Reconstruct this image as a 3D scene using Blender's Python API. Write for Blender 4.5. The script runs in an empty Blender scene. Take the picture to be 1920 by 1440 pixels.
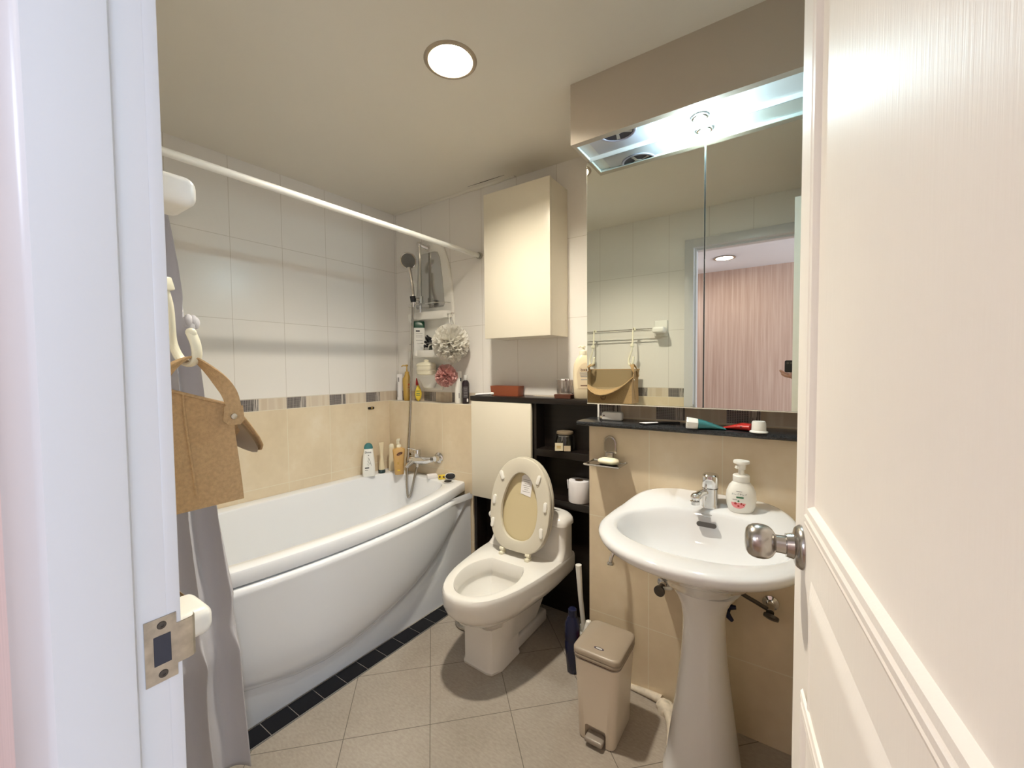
import bpy, bmesh, math, random
from mathutils import Vector, Matrix, noise
random.seed(4)
PI = math.pi
C = bpy.context.scene.collection
sc = bpy.context.scene

# ------------------------------------------------------------------ materials
MATS = {}
def pmat(name, col, rough=.5, metal=0., spec=.5, noise_amt=0., noise_scale=20., stretch=(1, 1, 1), bump=0., bump_scale=60.,
         emit=None, trans=0., ior=1.45, coat=0., sss=0., aniso=0.):
    m = bpy.data.materials.new(name); m.use_nodes = True
    nt = m.node_tree; b = nt.nodes['Principled BSDF']
    b.inputs['Base Color'].default_value = (*col, 1)
    b.inputs['Roughness'].default_value = rough
    b.inputs['Metallic'].default_value = metal
    b.inputs['Specular IOR Level'].default_value = spec
    b.inputs['IOR'].default_value = ior
    if coat: b.inputs['Coat Weight'].default_value = coat; b.inputs['Coat Roughness'].default_value = .05
    if trans: b.inputs['Transmission Weight'].default_value = trans
    if sss:
        b.inputs['Subsurface Weight'].default_value = sss
        b.inputs['Subsurface Radius'].default_value = (.02, .01, .006)
    if emit:
        b.inputs['Emission Color'].default_value = (*emit[0], 1); b.inputs['Emission Strength'].default_value = emit[1]
    if noise_amt or bump:
        tc = nt.nodes.new('ShaderNodeTexCoord'); mp = nt.nodes.new('ShaderNodeMapping')
        mp.inputs['Scale'].default_value = stretch
        nt.links.new(tc.outputs['Object'], mp.inputs['Vector'])
    if noise_amt:
        n = nt.nodes.new('ShaderNodeTexNoise'); n.inputs['Scale'].default_value = noise_scale; n.inputs['Detail'].default_value = 6
        nt.links.new(mp.outputs['Vector'], n.inputs['Vector'])
        r = nt.nodes.new('ShaderNodeValToRGB')
        r.color_ramp.elements[0].position = .3; r.color_ramp.elements[1].position = .7
        r.color_ramp.elements[0].color = (*[max(0, c * (1 - noise_amt)) for c in col], 1)
        r.color_ramp.elements[1].color = (*[min(1, c * (1 + noise_amt)) for c in col], 1)
        nt.links.new(n.outputs['Fac'], r.inputs['Fac']); nt.links.new(r.outputs['Color'], b.inputs['Base Color'])
    if bump:
        n2 = nt.nodes.new('ShaderNodeTexNoise'); n2.inputs['Scale'].default_value = bump_scale; n2.inputs['Detail'].default_value = 4
        nt.links.new(mp.outputs['Vector'], n2.inputs['Vector'])
        bp = nt.nodes.new('ShaderNodeBump'); bp.inputs['Strength'].default_value = bump; bp.inputs['Distance'].default_value = .004
        nt.links.new(n2.outputs['Fac'], bp.inputs['Height']); nt.links.new(bp.outputs['Normal'], b.inputs['Normal'])
    MATS[name] = m
    return m

class NB:
    """small helper to write node maths"""
    def __init__(s, mat): s.nt = mat.node_tree
    def m(s, op, a, b=None, c=None):
        n = s.nt.nodes.new('ShaderNodeMath'); n.operation = op
        for i, x in enumerate((a, b, c)):
            if x is None: continue
            if isinstance(x, (int, float)): n.inputs[i].default_value = x
            else: s.nt.links.new(x, n.inputs[i])
        return n.outputs[0]
    def mix(s, f, a, b):
        n = s.nt.nodes.new('ShaderNodeMix'); n.data_type = 'RGBA'
        for i, x in ((0, f), (6, a), (7, b)):
            if isinstance(x, (int, float)): n.inputs[i].default_value = x
            elif isinstance(x, tuple): n.inputs[i].default_value = (*x, 1)
            else: s.nt.links.new(x, n.inputs[i])
        return n.outputs[2]
    def noise(s, vec, scale, detail=5, stretch=None):
        if stretch:
            mp = s.nt.nodes.new('ShaderNodeMapping'); mp.inputs['Scale'].default_value = stretch
            s.nt.links.new(vec, mp.inputs['Vector']); vec = mp.outputs['Vector']
        n = s.nt.nodes.new('ShaderNodeTexNoise'); n.inputs['Scale'].default_value = scale; n.inputs['Detail'].default_value = detail
        s.nt.links.new(vec, n.inputs['Vector']); return n.outputs['Fac']
    def ramp(s, f, stops):
        r = s.nt.nodes.new('ShaderNodeValToRGB'); e = r.color_ramp.elements
        while len(e) < len(stops): e.new(.5)
        for k, (p, c) in enumerate(stops): e[k].position = p; e[k].color = (*c, 1)
        s.nt.links.new(f, r.inputs['Fac']); return r.outputs['Color']

UPC = (.80, .775, .735); LOC = (.72, .61, .44)
def tile_mat(name, axis, u0, p):
    m = bpy.data.materials.new(name); m.use_nodes = True
    nt = m.node_tree; b = nt.nodes['Principled BSDF']; N = NB(m)
    tc = nt.nodes.new('ShaderNodeTexCoord'); sx = nt.nodes.new('ShaderNodeSeparateXYZ')
    nt.links.new(tc.outputs['Object'], sx.inputs[0])
    P = tc.outputs['Object']; U = sx.outputs[axis]; Z = sx.outputs[2]
    tu = N.m('DIVIDE', N.m('SUBTRACT', U, u0), p)
    fu = N.m('FRACT', tu)
    gu = N.m('GREATER_THAN', N.m('ABSOLUTE', N.m('SUBTRACT', fu, .5)), .5 - .0014 / p)
    tz1 = N.m('FRACT', N.m('DIVIDE', N.m('SUBTRACT', Z, 1.108), .3915))
    gz1 = N.m('GREATER_THAN', N.m('ABSOLUTE', N.m('SUBTRACT', tz1, .5)), .5 - .0014 / .39)
    tz2 = N.m('FRACT', N.m('DIVIDE', N.m('SUBTRACT', Z, 1.045), .394))
    gz2 = N.m('GREATER_THAN', N.m('ABSOLUTE', N.m('SUBTRACT', tz2, .5)), .5 - .0016 / .39)
    up = N.m('GREATER_THAN', Z, 1.108); lo = N.m('LESS_THAN', Z, 1.045)
    # upper: off-white, hairline grout
    cu = N.mix(N.m('MAXIMUM', gu, gz1), UPC, (.62, .585, .53))
    # lower: sandy beige with soft veining
    nz = N.noise(P, 5.0, 6, (1, 1, .6)); nz2 = N.noise(P, 26.0, 3)
    cl = N.ramp(N.m('ADD', N.m('MULTIPLY', nz, .8), N.m('MULTIPLY', nz2, .2)), [(.3, (.64, .53, .37)), (.55, LOC), (.72, (.77, .68, .53))])
    cl = N.mix(N.m('MAXIMUM', gu, gz2), cl, (.74, .68, .53))
    # band
    gx = N.m('GREATER_THAN', N.m('FRACT', N.m('DIVIDE', U, .0075)), .62)
    gy = N.m('GREATER_THAN', N.m('FRACT', N.m('DIVIDE', Z, .0062)), .66)
    grid = N.mix(N.m('MAXIMUM', gx, gy), (.045, .04, .045), (.30, .27, .25))
    st = N.noise(P, 1.0, 2, (420, 420, 6) if axis == 0 else (420, 420, 6))
    stripe = N.mix(N.m('GREATER_THAN', st, .5), (.11, .10, .095), (.55, .50, .45))
    pt = N.noise(P, 1.0, 1, (22, 22, 1))
    beige = N.ramp(pt, [(.4, (.60, .50, .38)), (.5, (.68, .60, .48)), (.58, (.62, .53, .42))])
    bd = N.mix(N.m('LESS_THAN', fu, .43), beige, N.mix(N.m('LESS_THAN', fu, .29), stripe, grid))
    edge = N.m('MAXIMUM', N.m('LESS_THAN', Z, 1.0475), N.m('GREATER_THAN', Z, 1.1055))
    bd = N.mix(N.m('MULTIPLY', edge, .8), bd, (.70, .64, .54))
    col = N.mix(up, N.mix(lo, bd, cl), cu)
    nt.links.new(col, b.inputs['Base Color'])
    b.inputs['Roughness'].default_value = .26
    bp = nt.nodes.new('ShaderNodeBump'); bp.inputs['Strength'].default_value = .10; bp.inputs['Distance'].default_value = .002
    wob = N.noise(P, 1.0, 3, (40, 40, 7))
    nt.links.new(wob, bp.inputs['Height']); nt.links.new(bp.outputs['Normal'], b.inputs['Normal'])
    return m

def floor_mat():
    m = bpy.data.materials.new('grey_floor_tile'); m.use_nodes = True
    nt = m.node_tree; b = nt.nodes['Principled BSDF']; N = NB(m)
    tc = nt.nodes.new('ShaderNodeTexCoord'); sx = nt.nodes.new('ShaderNodeSeparateXYZ')
    nt.links.new(tc.outputs['Object'], sx.inputs[0]); P = tc.outputs['Object']
    X = N.m('ADD', sx.outputs[0], 1.030); Y = N.m('SUBTRACT', sx.outputs[1], .994)
    k = 1 / (math.sqrt(2) * .2885)
    g = .0013 / .2885
    a = N.m('FRACT', N.m('MULTIPLY', N.m('ADD', X, Y), k)); c = N.m('FRACT', N.m('MULTIPLY', N.m('SUBTRACT', X, Y), k))
    ga = N.m('GREATER_THAN', N.m('ABSOLUTE', N.m('SUBTRACT', a, .5)), .5 - g)
    gc = N.m('GREATER_THAN', N.m('ABSOLUTE', N.m('SUBTRACT', c, .5)), .5 - g)
    n1 = N.noise(P, 4, 8); n2 = N.noise(P, 60, 6, (1, 2.4, 1))
    col = N.ramp(N.m('ADD', N.m('MULTIPLY', n1, .55), N.m('MULTIPLY', n2, .45)), [(.35, (.29, .25, .205)), (.5, (.35, .305, .255)), (.66, (.41, .365, .31))])
    col = N.mix(N.m('MAXIMUM', ga, gc), col, (.13, .11, .09))
    nt.links.new(col, b.inputs['Base Color'])
    b.inputs['Roughness'].default_value = .42
    return m

def wallpaper_mat():
    m = bpy.data.materials.new('streaked_wallpaper'); m.use_nodes = True
    nt = m.node_tree; b = nt.nodes['Principled BSDF']; N = NB(m)
    tc = nt.nodes.new('ShaderNodeTexCoord'); P = tc.outputs['Object']
    n = N.noise(P, 1.0, 4, (60, 60, 1.2)); n2 = N.noise(P, 1.0, 3, (190, 190, 3))
    f = N.m('ADD', N.m('MULTIPLY', n, .6), N.m('MULTIPLY', n2, .4))
    nt.links.new(N.ramp(f, [(.36, (.50, .345, .27)), (.5, (.58, .42, .335)), (.64, (.66, .50, .41))]), b.inputs['Base Color'])
    b.inputs['Roughness'].default_value = .6
    return m

white_paint = pmat('white_gloss_paint', (.62, .62, .625), .32)
door_paint = pmat('cream_door_paint', (.95, .89, .81), .48, spec=.25, bump=.10, bump_scale=1.0, stretch=(330, 330, 11))
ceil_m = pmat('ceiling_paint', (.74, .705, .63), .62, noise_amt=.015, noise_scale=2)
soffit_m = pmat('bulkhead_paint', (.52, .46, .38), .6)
tile_left = tile_mat('tile_left_wall', 1, .900, .2405)
tile_bu = tile_mat('tile_back_wall', 0, -1.462, .2405)
tile_bl = tile_mat('tile_back_ledge', 0, -1.7135, .243)
tile_mw = tile_mat('tile_basin_wall', 0, -.4285, .2455)
tile_fr = tile_mat('tile_front_wall', 0, -.925, .2455)
floor_t = floor_mat()
paper = wallpaper_mat()
tub_white = pmat('white_acrylic', (.80, .815, .84), .14, coat=.3)
ceramic = pmat('white_ceramic', (.73, .73, .735), .08, coat=.4)
toilet_c = pmat('toilet_ceramic', (.78, .76, .72), .10, coat=.4)
chrome = pmat('chrome', (.72, .71, .70), .09, 1.)
steel = pmat('brushed_nickel', (.46, .43, .40), .24, 1.)
plate_steel = pmat('worn_steel', (.52, .49, .43), .32, 1., noise_amt=.25, noise_scale=60)
dark_metal = pmat('dark_metal', (.10, .09, .08), .35, .8)
black_tile = pmat('black_glaze', (.006, .006, .008), .22, spec=.25)
grey_grout = pmat('grey_grout', (.22, .21, .20), .8)
stone = pmat('black_stone', (.025, .026, .028), .16, noise_amt=.8, noise_scale=260)
wenge = pmat('dark_wenge', (.011, .0075, .006), .30, noise_amt=.4, noise_scale=2, stretch=(1, 30, 30))
cream_lam = pmat('cream_laminate', (.74, .69, .57), .22)
mirror_m = pmat('mirror_glass', (.80, .815, .74), .0, 1.)
mirror_edge = pmat('mirror_edge', (.55, .62, .58), .15, .6)
white_pl = pmat('white_plastic', (.82, .81, .76), .3)
ivory_pl = pmat('ivory_plastic', (.80, .76, .60), .35)
grey_pl = pmat('grey_plastic', (.50, .49, .47), .35)
black_pl = pmat('black_plastic', (.012, .012, .013), .3)
seat_m = pmat('seat_plastic', (.64, .60, .50), .28)
lid_m = pmat('lid_plastic', (.62, .53, .33), .22)
bin_m = pmat('beige_bin_plastic', (.72, .64, .53), .38)
bin_lid_m = pmat('taupe_bin_lid', (.34, .28, .215), .36)
jute = pmat('jute_cloth', (.46, .30, .15), .85, noise_amt=.12, noise_scale=180, bump=.5, bump_scale=420)
jute_in = pmat('bag_lining', (.36, .27, .16), .45)
curtain_m = pmat('grey_curtain_cloth', (.50, .49, .52), .75, bump=.12, bump_scale=600)
paper_w = pmat('white_paper', (.82, .80, .80), .8)
red_brown = pmat('red_brown_wood', (.26, .07, .03), .4)
ink = pmat('dark_ink', (.03, .03, .035), .5)
brown_ink = pmat('brown_ink', (.10, .035, .02), .5)
green_ink = pmat('green_ink', (.03, .16, .07), .5)
pink_ink = pmat('pink_ink', (.80, .28, .30), .5)
grey_ink = pmat('grey_ink', (.30, .29, .28), .5)
glass_m = pmat('clear_glass', (.9, .92, .9), .02, trans=1.)
amber_pl = pmat('amber_plastic', (.58, .36, .13), .28, sss=.1)
gold_pl = pmat('gold_plastic', (.50, .32, .07), .28)
cream_pl = pmat('cream_plastic', (.76, .66, .46), .32)
teal_pl = pmat('teal_plastic', (.035, .165, .17), .3)
navy_pl = pmat('navy_plastic', (.010, .013, .045), .2)
green_pl = pmat('dark_green_plastic', (.01, .07, .035), .3)
yellow_pl = pmat('yellow_plastic', (.75, .56, .06), .35)
red_pl = pmat('red_plastic', (.42, .022, .016), .3)
skin = pmat('skin', (.55, .33, .24), .5, sss=.15)
sleeve_m = pmat('dark_sleeve_cloth', (.05, .05, .06), .9)
caulk = pmat('stained_caulk', (.60, .54, .44), .6, noise_amt=.25, noise_scale=30)
crack_m = pmat('dark_gap', (.02, .017, .012), .9)
hall_white = pmat('hall_ceiling_paint', (.80, .80, .82), .7)
paper_pale = pmat('pale_pink_wallpaper', (.72, .60, .58), .7, noise_amt=.06, noise_scale=1, stretch=(120, 120, 3))
wood_floor = pmat('hall_wood_floor', (.32, .20, .11), .35, noise_amt=.25, noise_scale=3, stretch=(1, 14, 1))
recess_w = pmat('white_recess_panel', (.86, .93, .95), .55)

# ------------------------------------------------------------------ mesh builder
class MB:
    def __init__(s, M=None): s.v = []; s.f = []; s.mi = []; s.M = M or Matrix.Identity(4)
    def add(s, vs, fs, mi=0):
        o = len(s.v); s.v += [s.M @ Vector(v) for v in vs]
        for f in fs: s.f.append([i + o for i in f]); s.mi.append(mi)
        return s
    def box(s, x0, x1, y0, y1, z0, z1, bevel=0, seg=2, mi=0):
        bm = bmesh.new(); bmesh.ops.create_cube(bm, size=1)
        for v in bm.verts: v.co = Vector(((x0 + x1) / 2 + v.co.x * (x1 - x0), (y0 + y1) / 2 + v.co.y * (y1 - y0), (z0 + z1) / 2 + v.co.z * (z1 - z0)))
        if bevel: bmesh.ops.bevel(bm, geom=list(bm.edges), offset=bevel, segments=seg, profile=.5, affect='EDGES')
        bm.verts.index_update()
        s.add([v.co.copy() for v in bm.verts], [[v.index for v in f.verts] for f in bm.faces], mi); bm.free(); return s
    def loft(s, rings, closed=True, cap0=True, cap1=True, mi=0):
        n = len(rings[0]); vs = [p for r in rings for p in r]; fs = []
        for k in range(len(rings) - 1):
            for i in range(n if closed else n - 1):
                j = (i + 1) % n
                fs.append([k * n + i, k * n + j, (k + 1) * n + j, (k + 1) * n + i])
        if closed and cap0: fs.append(list(range(n))[::-1])
        if closed and cap1: fs.append([(len(rings) - 1) * n + i for i in range(n)])
        return s.add(vs, fs, mi)
    def lathe(s, prof, c=(0, 0, 0), n=28, mi=0, axis=None):
        """prof: list of (r, h); axis: direction of h (default z)"""
        R = Matrix.Identity(3)
        if axis is not None: R = Vector((0, 0, 1)).rotation_difference(Vector(axis).normalized()).to_matrix()
        c = Vector(c); rings = []
        for r, h in prof:
            r = max(r, 1e-5)
            rings.append([c + R @ Vector((r * math.cos(2 * PI * i / n), r * math.sin(2 * PI * i / n), h)) for i in range(n)])
        ring = abs(prof[0][0] - prof[-1][0]) < 1e-6 and abs(prof[0][1] - prof[-1][1]) < 1e-6
        return s.loft(rings, cap0=not ring, cap1=not ring, mi=mi)
    def tube(s, pts, r, n=10, closed=False, mi=0, caps=True, flat=None):
        pts = [Vector(p) for p in pts]; k = len(pts)
        rs = r if isinstance(r, (list, tuple)) else [r] * k
        rings = []; prev = None
        for i in range(k):
            a = pts[(i - 1) % k] if (closed or i > 0) else pts[i]; b = pts[(i + 1) % k] if (closed or i < k - 1) else pts[i]
            t = (b - a).normalized()
            if prev is None:
                up = Vector((0, 0, 1)) if abs(t.z) < .9 else Vector((1, 0, 0))
                x = t.cross(up).normalized()
            else: x = (prev - t * prev.dot(t)).normalized()
            y = t.cross(x); prev = x
            f = flat or 1.
            rings.append([pts[i] + (x * math.cos(2 * PI * j / n) + y * math.sin(2 * PI * j / n) * f) * rs[i] for j in range(n)])
        if closed: rings.append(rings[0]); return s.loft(rings, cap0=False, cap1=False, mi=mi)
        return s.loft(rings, cap0=caps, cap1=caps, mi=mi)
    def cyl(s, a, b, r, n=20, mi=0): return s.tube([a, b], r, n, mi=mi)
    def ball(s, c, r, n=16, sc3=(1, 1, 1), mi=0):
        m = n // 2; rings = []
        for k in range(m + 1):
            th = PI * k / m; rr = max(math.sin(th), 1e-4)
            rings.append([Vector(c) + Vector((r * sc3[0] * rr * math.cos(2 * PI * i / n), r * sc3[1] * rr * math.sin(2 * PI * i / n), -r * sc3[2] * math.cos(th))) for i in range(n)])
        return s.loft(rings, mi=mi)
    def grid(s, fn, nu, nv, mi=0):
        vs = [fn(i / nu, j / nv) for i in range(nu + 1) for j in range(nv + 1)]
        fs = [[i * (nv + 1) + j, (i + 1) * (nv + 1) + j, (i + 1) * (nv + 1) + j + 1, i * (nv + 1) + j + 1] for i in range(nu) for j in range(nv)]
        return s.add(vs, fs, mi)

def wloc(o):
    p = Vector((0, 0, 0))
    while o: p += o.location; o = o.parent
    return p
def obj(name, mb, mats, parent=None, smooth=35, keep=False, solid=0, sub=0):
    """links the builder's mesh as ONE object; a top-level object gets its origin at its base"""
    me = bpy.data.meshes.new(name)
    if parent: off = wloc(parent)
    elif keep: off = Vector((0, 0, 0))
    else:
        xs = [v.x for v in mb.v]; ys = [v.y for v in mb.v]; zs = [v.z for v in mb.v]
        off = Vector(((min(xs) + max(xs)) / 2, (min(ys) + max(ys)) / 2, min(zs)))
    me.from_pydata([tuple(v - off) for v in mb.v], [], mb.f)
    for m in (mats if isinstance(mats, (list, tuple)) else [mats]): me.materials.append(m)
    for p, i in zip(me.polygons, mb.mi): p.material_index = i
    bm = bmesh.new(); bm.from_mesh(me); bmesh.ops.remove_doubles(bm, verts=bm.verts, dist=2e-6)
    bmesh.ops.recalc_face_normals(bm, faces=bm.faces); bm.to_mesh(me); bm.free()
    if smooth:
        for p in me.polygons: p.use_smooth = True
        me.set_sharp_from_angle(angle=math.radians(smooth))
    o = bpy.data.objects.new(name, me); C.objects.link(o)
    if parent: o.parent = parent
    else: o.location = off
    if solid:
        md = o.modifiers.new('s', 'SOLIDIFY'); md.thickness = solid; md.offset = 0
    if sub:
        md = o.modifiers.new('d', 'SUBSURF'); md.levels = sub; md.render_levels = sub
    return o
def thing(name, label, cat, loc=(0, 0, 0), group=None):
    o = bpy.data.objects.new(name, None); C.objects.link(o); o.location = loc; o.empty_display_size = .05
    o['label'] = label; o['category'] = cat
    if group: o['group'] = group
    return o
def tag(o, label, cat, group=None):
    o['label'] = label; o['category'] = cat
    if group: o['group'] = group
    return o
def struct(name, mb, mats, label=None, parent=None, smooth=35):
    o = obj(name, mb, mats, parent, smooth, keep=True)
    if not parent:
        o['kind'] = 'structure'
        if label: o['label'] = label
    return o
def lab(o, t): o['label'] = t; return o

def rrect(cx, cy, hx, hy, r, z, n=6):
    out = []
    for k, (sx, sy) in enumerate(((1, 1), (-1, 1), (-1, -1), (1, -1))):
        for i in range(n + 1):
            a = PI / 2 * (k + i / n)
            out.append(Vector((cx + sx * (hx - r) + r * math.cos(a), cy + sy * (hy - r) + r * math.sin(a), z)))
    return out
def sring(cx, cy, ax, ay, e, z, n=40):
    out = []
    for i in range(n):
        a = 2 * PI * i / n; c, s_ = math.cos(a), math.sin(a)
        out.append(Vector((cx + ax * math.copysign(abs(c) ** (2 / e), c), cy + ay * math.copysign(abs(s_) ** (2 / e), s_), z)))
    return out
def lerp(a, b, t): return a + (b - a) * t
def sm(a, b, x):
    t = min(1, max(0, (x - a) / (b - a))); return t * t * (3 - 2 * t)
def pw(tab, x):
    if x <= tab[0][0]: return tab[0][1]
    for (a, fa), (b, fb) in zip(tab, tab[1:]):
        if x <= b: return lerp(fa, fb, (x - a) / (b - a))
    return tab[-1][1]
def smooth_path(pts, k=6):
    pts = [Vector(p) for p in pts]; out = []
    for i in range(len(pts) - 1):
        p0 = pts[max(i - 1, 0)]; p1 = pts[i]; p2 = pts[i + 1]; p3 = pts[min(i + 2, len(pts) - 1)]
        for j in range(k):
            t = j / k
            out.append(.5 * ((2 * p1) + (p2 - p0) * t + (2 * p0 - 5 * p1 + 4 * p2 - p3) * t * t + (3 * p1 - p0 - 3 * p2 + p3) * t ** 3))
    out.append(pts[-1]); return out
def facing(x, y, z=0., extra=0.):
    """matrix at (x,y,z) whose local -Y looks at the doorway"""
    a = math.atan2(y, x) - PI / 2
    return Matrix.Translation((x, y, z)) @ Matrix.Rotation(a + extra, 4, 'Z')
def writing(name, text, size, M, mat, parent, align='CENTER'):
    cu = bpy.data.curves.new(name, 'FONT'); cu.body = text; cu.size = size; cu.align_x = align; cu.align_y = 'CENTER'; cu.extrude = .0002
    t = bpy.data.objects.new(name, cu); C.objects.link(t)
    bpy.context.view_layer.update()
    me = bpy.data.meshes.new_from_object(t.evaluated_get(bpy.context.evaluated_depsgraph_get()))
    bpy.data.objects.remove(t); bpy.data.curves.remove(cu)
    off = wloc(parent)
    for v in me.vertices: v.co = M @ v.co - off
    me.materials.clear(); me.materials.append(mat)
    o = bpy.data.objects.new(name, me); C.objects.link(o); o.parent = parent
    return o
def upright(M, x, y, z): return M @ Matrix.Translation((x, y, z)) @ Matrix.Rotation(PI / 2, 4, 'X')

# ------------------------------------------------------------------ room constants (metres; the doorway is the origin)
XL0, SL = -2.257, .038            # left wall: x = XL0 + SL*y
def LW(o, y, z): return Vector((XL0 + SL * y + o, y, z))
YB, YBL = 1.873, 1.794            # back wall: upper face / ledge face
YM, YW, YR = 1.53, 1.55, 1.647    # mirror face, basin wall face, recess face
XC = -.668                        # corner of the basin wall
XR = .20                          # right wall
ZC = 2.271; ZL = 1.047
YF = .142                         # front wall, bathroom face
YH = .055                         # front wall, hall face
XJ = -.523; XD = .137             # door jambs
# ================================================================== ROOM SHELL
m = MB(); m.box(-2.6, XR + .1, YF - .03, 2.2, -.06, 0); struct('floor', m, floor_t, 'grey stone-look bathroom floor tiles laid diagonally', smooth=0)
# left wall: built along its own axis, then turned
m = MB(); m.box(-.1, 0, -.05, 2.1, 0, 2.4)
wl = struct('wall_left', m, tile_left, 'tiled wall along the bathtub with a mosaic band', smooth=0)
wl.location = (XL0, 0, 0); wl.rotation_euler = (0, 0, -math.atan(SL))
# back wall (upper) + tiled ledge wall at the tub
m = MB(); m.box(-2.4, -.5, YB, YB + .1, 0, 2.4)
wb = struct('wall_back', m, tile_bu, 'tiled back wall behind shower and toilet', smooth=0)
m = MB(); m.box(-2.3, -1.482, YBL, YB - .0005, 0, ZL, .003, 1)
struct('trim_ledge', m, tile_bl, 'beige tiled half-height ledge wall at the tap end of the bathtub', smooth=0)
# basin wall
m = MB(); m.box(XC, XR + .1, YW, YR, 0, 1.021).box(XC, XR + .1, YR, YB + .05, 0, 2.4)
struct('wall_basin', m, tile_mw, 'beige tiled wall behind the wash basin', smooth=0)
m = MB(); m.box(XR, XR + .1, YF - .02, 2.0, 0, 2.4)
struct('wall_right', m, tile_left, 'tiled wall behind the open door', smooth=0)
# front wall with the door opening
m = MB()
m.box(-2.45, XJ - .012, YH + .012, YF, 0, 2.4)
m.box(XD + .012, XR + .1, YH + .012, YF, 0, 2.4)
m.box(XJ - .012, XD + .012, YH + .012, YF, 2.035, 2.4)
struct('wall_front', m, tile_fr, 'tiled wall around the doorway', smooth=0)
# hall side skin of the same wall
m = MB()
m.box(-2.2, XJ - .012, YH, YH + .0118, 0, 2.4).box(XD + .012, 2.2, YH, YH + .0118, 0, 2.4).box(XJ - .012, XD + .012, YH, YH + .0118, 2.035, 2.4)
struct('wall_hall_front', m, paper_pale, 'pinkish hall wallpaper beside the door frame', smooth=0)
# ceiling with a round hole for the lamp
LX, LY = -.945, 1.055; LR = .070
m = MB()
x0, x1, y0, y1 = -2.5, XR + .1, YF - .02, 2.1
angs = sorted([2 * PI * i / 40 for i in range(40)] + [math.atan2(yy - LY, xx - LX) % (2 * PI) for xx in (x0, x1) for yy in (y0, y1)])
inn = []; outr = []
for a in angs:
    c, s_ = math.cos(a), math.sin(a)
    inn.append(Vector((LX + LR * c, LY + LR * s_, ZC)))
    t = min(((x1 if c > 0 else x0) - LX) / c if abs(c) > 1e-6 else 9, ((y1 if s_ > 0 else y0) - LY) / s_ if abs(s_) > 1e-6 else 9)
    outr.append(Vector((LX + t * c, LY + t * s_, ZC)))
up = Vector((0, 0, .03))
m.loft([[p + up for p in inn], inn, outr, [p + up for p in outr]], cap0=False, cap1=False)
ce = struct('ceiling', m, ceil_m, 'beige bathroom ceiling', smooth=0)
m = MB(); m.tube([(-1.508, 1.813, ZC - .0005), (-1.39, 1.815, ZC - .0005), (-1.261, 1.816, ZC - .0005)], [.001, .0032, .0012], 6, flat=.3)
lab(struct('ceiling_gap', m, crack_m, parent=ce), 'short dark gap in the ceiling near the wall cabinet')
# rough caulk bead along ceiling and back wall
m = MB(); pts = []; rs = []
for i in range(60):
    x = lerp(-2.18, -1.22, i / 59)
    pts.append((x, YB - .012 - .03 * abs(noise.noise((x * 3, 2, 0))), ZC - .001)); rs.append(.010 + .010 * abs(noise.noise((x * 7, 0, 5))))
m.tube(pts, rs, 8, flat=.35)
struct('trim_caulk', m, ceil_m, 'rough caulk bead where ceiling meets back wall')
# black mosaic border on the floor along the tub
m = MB(); g = MB()
n = 17
for i in range(n):
    ya = .19 + i * .0945; yb = ya + .0915
    a = LW(.702, ya, 0); b = LW(.782 - .004 * 0, ya, 0); c = LW(.782, yb, 0); d = LW(.702, yb, 0)
    vs = [a, b, c, d]; top = [v + Vector((0, 0, .006)) for v in vs]
    m.add(vs + top, [[3, 2, 1, 0], [4, 5, 6, 7], [0, 1, 5, 4], [1, 2, 6, 5], [2, 3, 7, 6], [3, 0, 4, 7]])
vs = [LW(.70, .19, 0), LW(.784, .19, 0), LW(.784, 1.793, 0), LW(.70, 1.793, 0)]; top = [v + Vector((0, 0, .0046)) for v in vs]
m.add(vs + top, [[3, 2, 1, 0], [4, 5, 6, 7], [0, 1, 5, 4], [1, 2, 6, 5], [2, 3, 7, 6], [3, 0, 4, 7]], 1)
struct('trim_floor_border', m, [black_tile, grey_grout], 'row of black glazed border tiles on the floor along the bathtub', smooth=0)
# bulkhead over the mirror: front panel, side panel, white recessed soffit
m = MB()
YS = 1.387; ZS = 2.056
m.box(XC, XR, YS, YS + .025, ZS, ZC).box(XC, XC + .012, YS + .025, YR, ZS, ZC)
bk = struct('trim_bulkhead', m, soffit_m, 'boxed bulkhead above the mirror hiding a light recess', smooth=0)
m = MB(); m.box(XC + .012, XR, YS + .025, YR, ZS + .011, ZS + .018)
m.box(XC + .012, XR, YS + .025, YS + .027, ZS + .001, ZS + .011).box(XC + .012, XC + .014, YS + .027, YM - .001, ZS + .001, ZS + .011)
m.box(XC + .012, XR, YM + .001, YM + .004, ZS - .004, ZS + .011)
lab(struct('recess_panel', m, recess_w, parent=bk, smooth=0), 'white lining of the light recess')
# stone shelf on the half wall
# ------------------------------------------------------------------ door frame and leaf (structure)
dr = bpy.data.objects.new('door_1', None); C.objects.link(dr); dr['kind'] = 'structure'; dr['label'] = 'cream panelled bathroom door standing open in its white frame'
def frame_prof(x, sgn):
    # plan of a jamb, sgn=+1 left jamb (faces +x)
    return [(x - sgn * .012, YF), (x, YF), (x, .1185), (x + sgn * .004, .1168), (x + sgn * .010, .1150), (x + sgn * .011, .112),
            (x + sgn * .011, .0625), (x + sgn * .009, .0600), (x + sgn * .004, .0575), (x - sgn * .048, .0445), (x - sgn * .054, .0455), (x - sgn * .054, YH), (x - sgn * .012, YH)]
m = MB()
for x, sgn in ((XJ, 1), (XD, -1)):
    pr = frame_prof(x, sgn)
    m.loft([[Vector((a, b, z)) for a, b in pr] for z in (0, 2.035)])
# bath side casing
m.box(XJ - .055, XJ - .0001, YF - .0005, YF + .012, 0, 2.08, .0015, 2).box(XD + .002, XD + .055, YF, YF + .012, 0, 2.08, .003, 2).box(XJ - .055, XD + .055, YF, YF + .0118, 2.024, 2.08, .003, 2)
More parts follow.
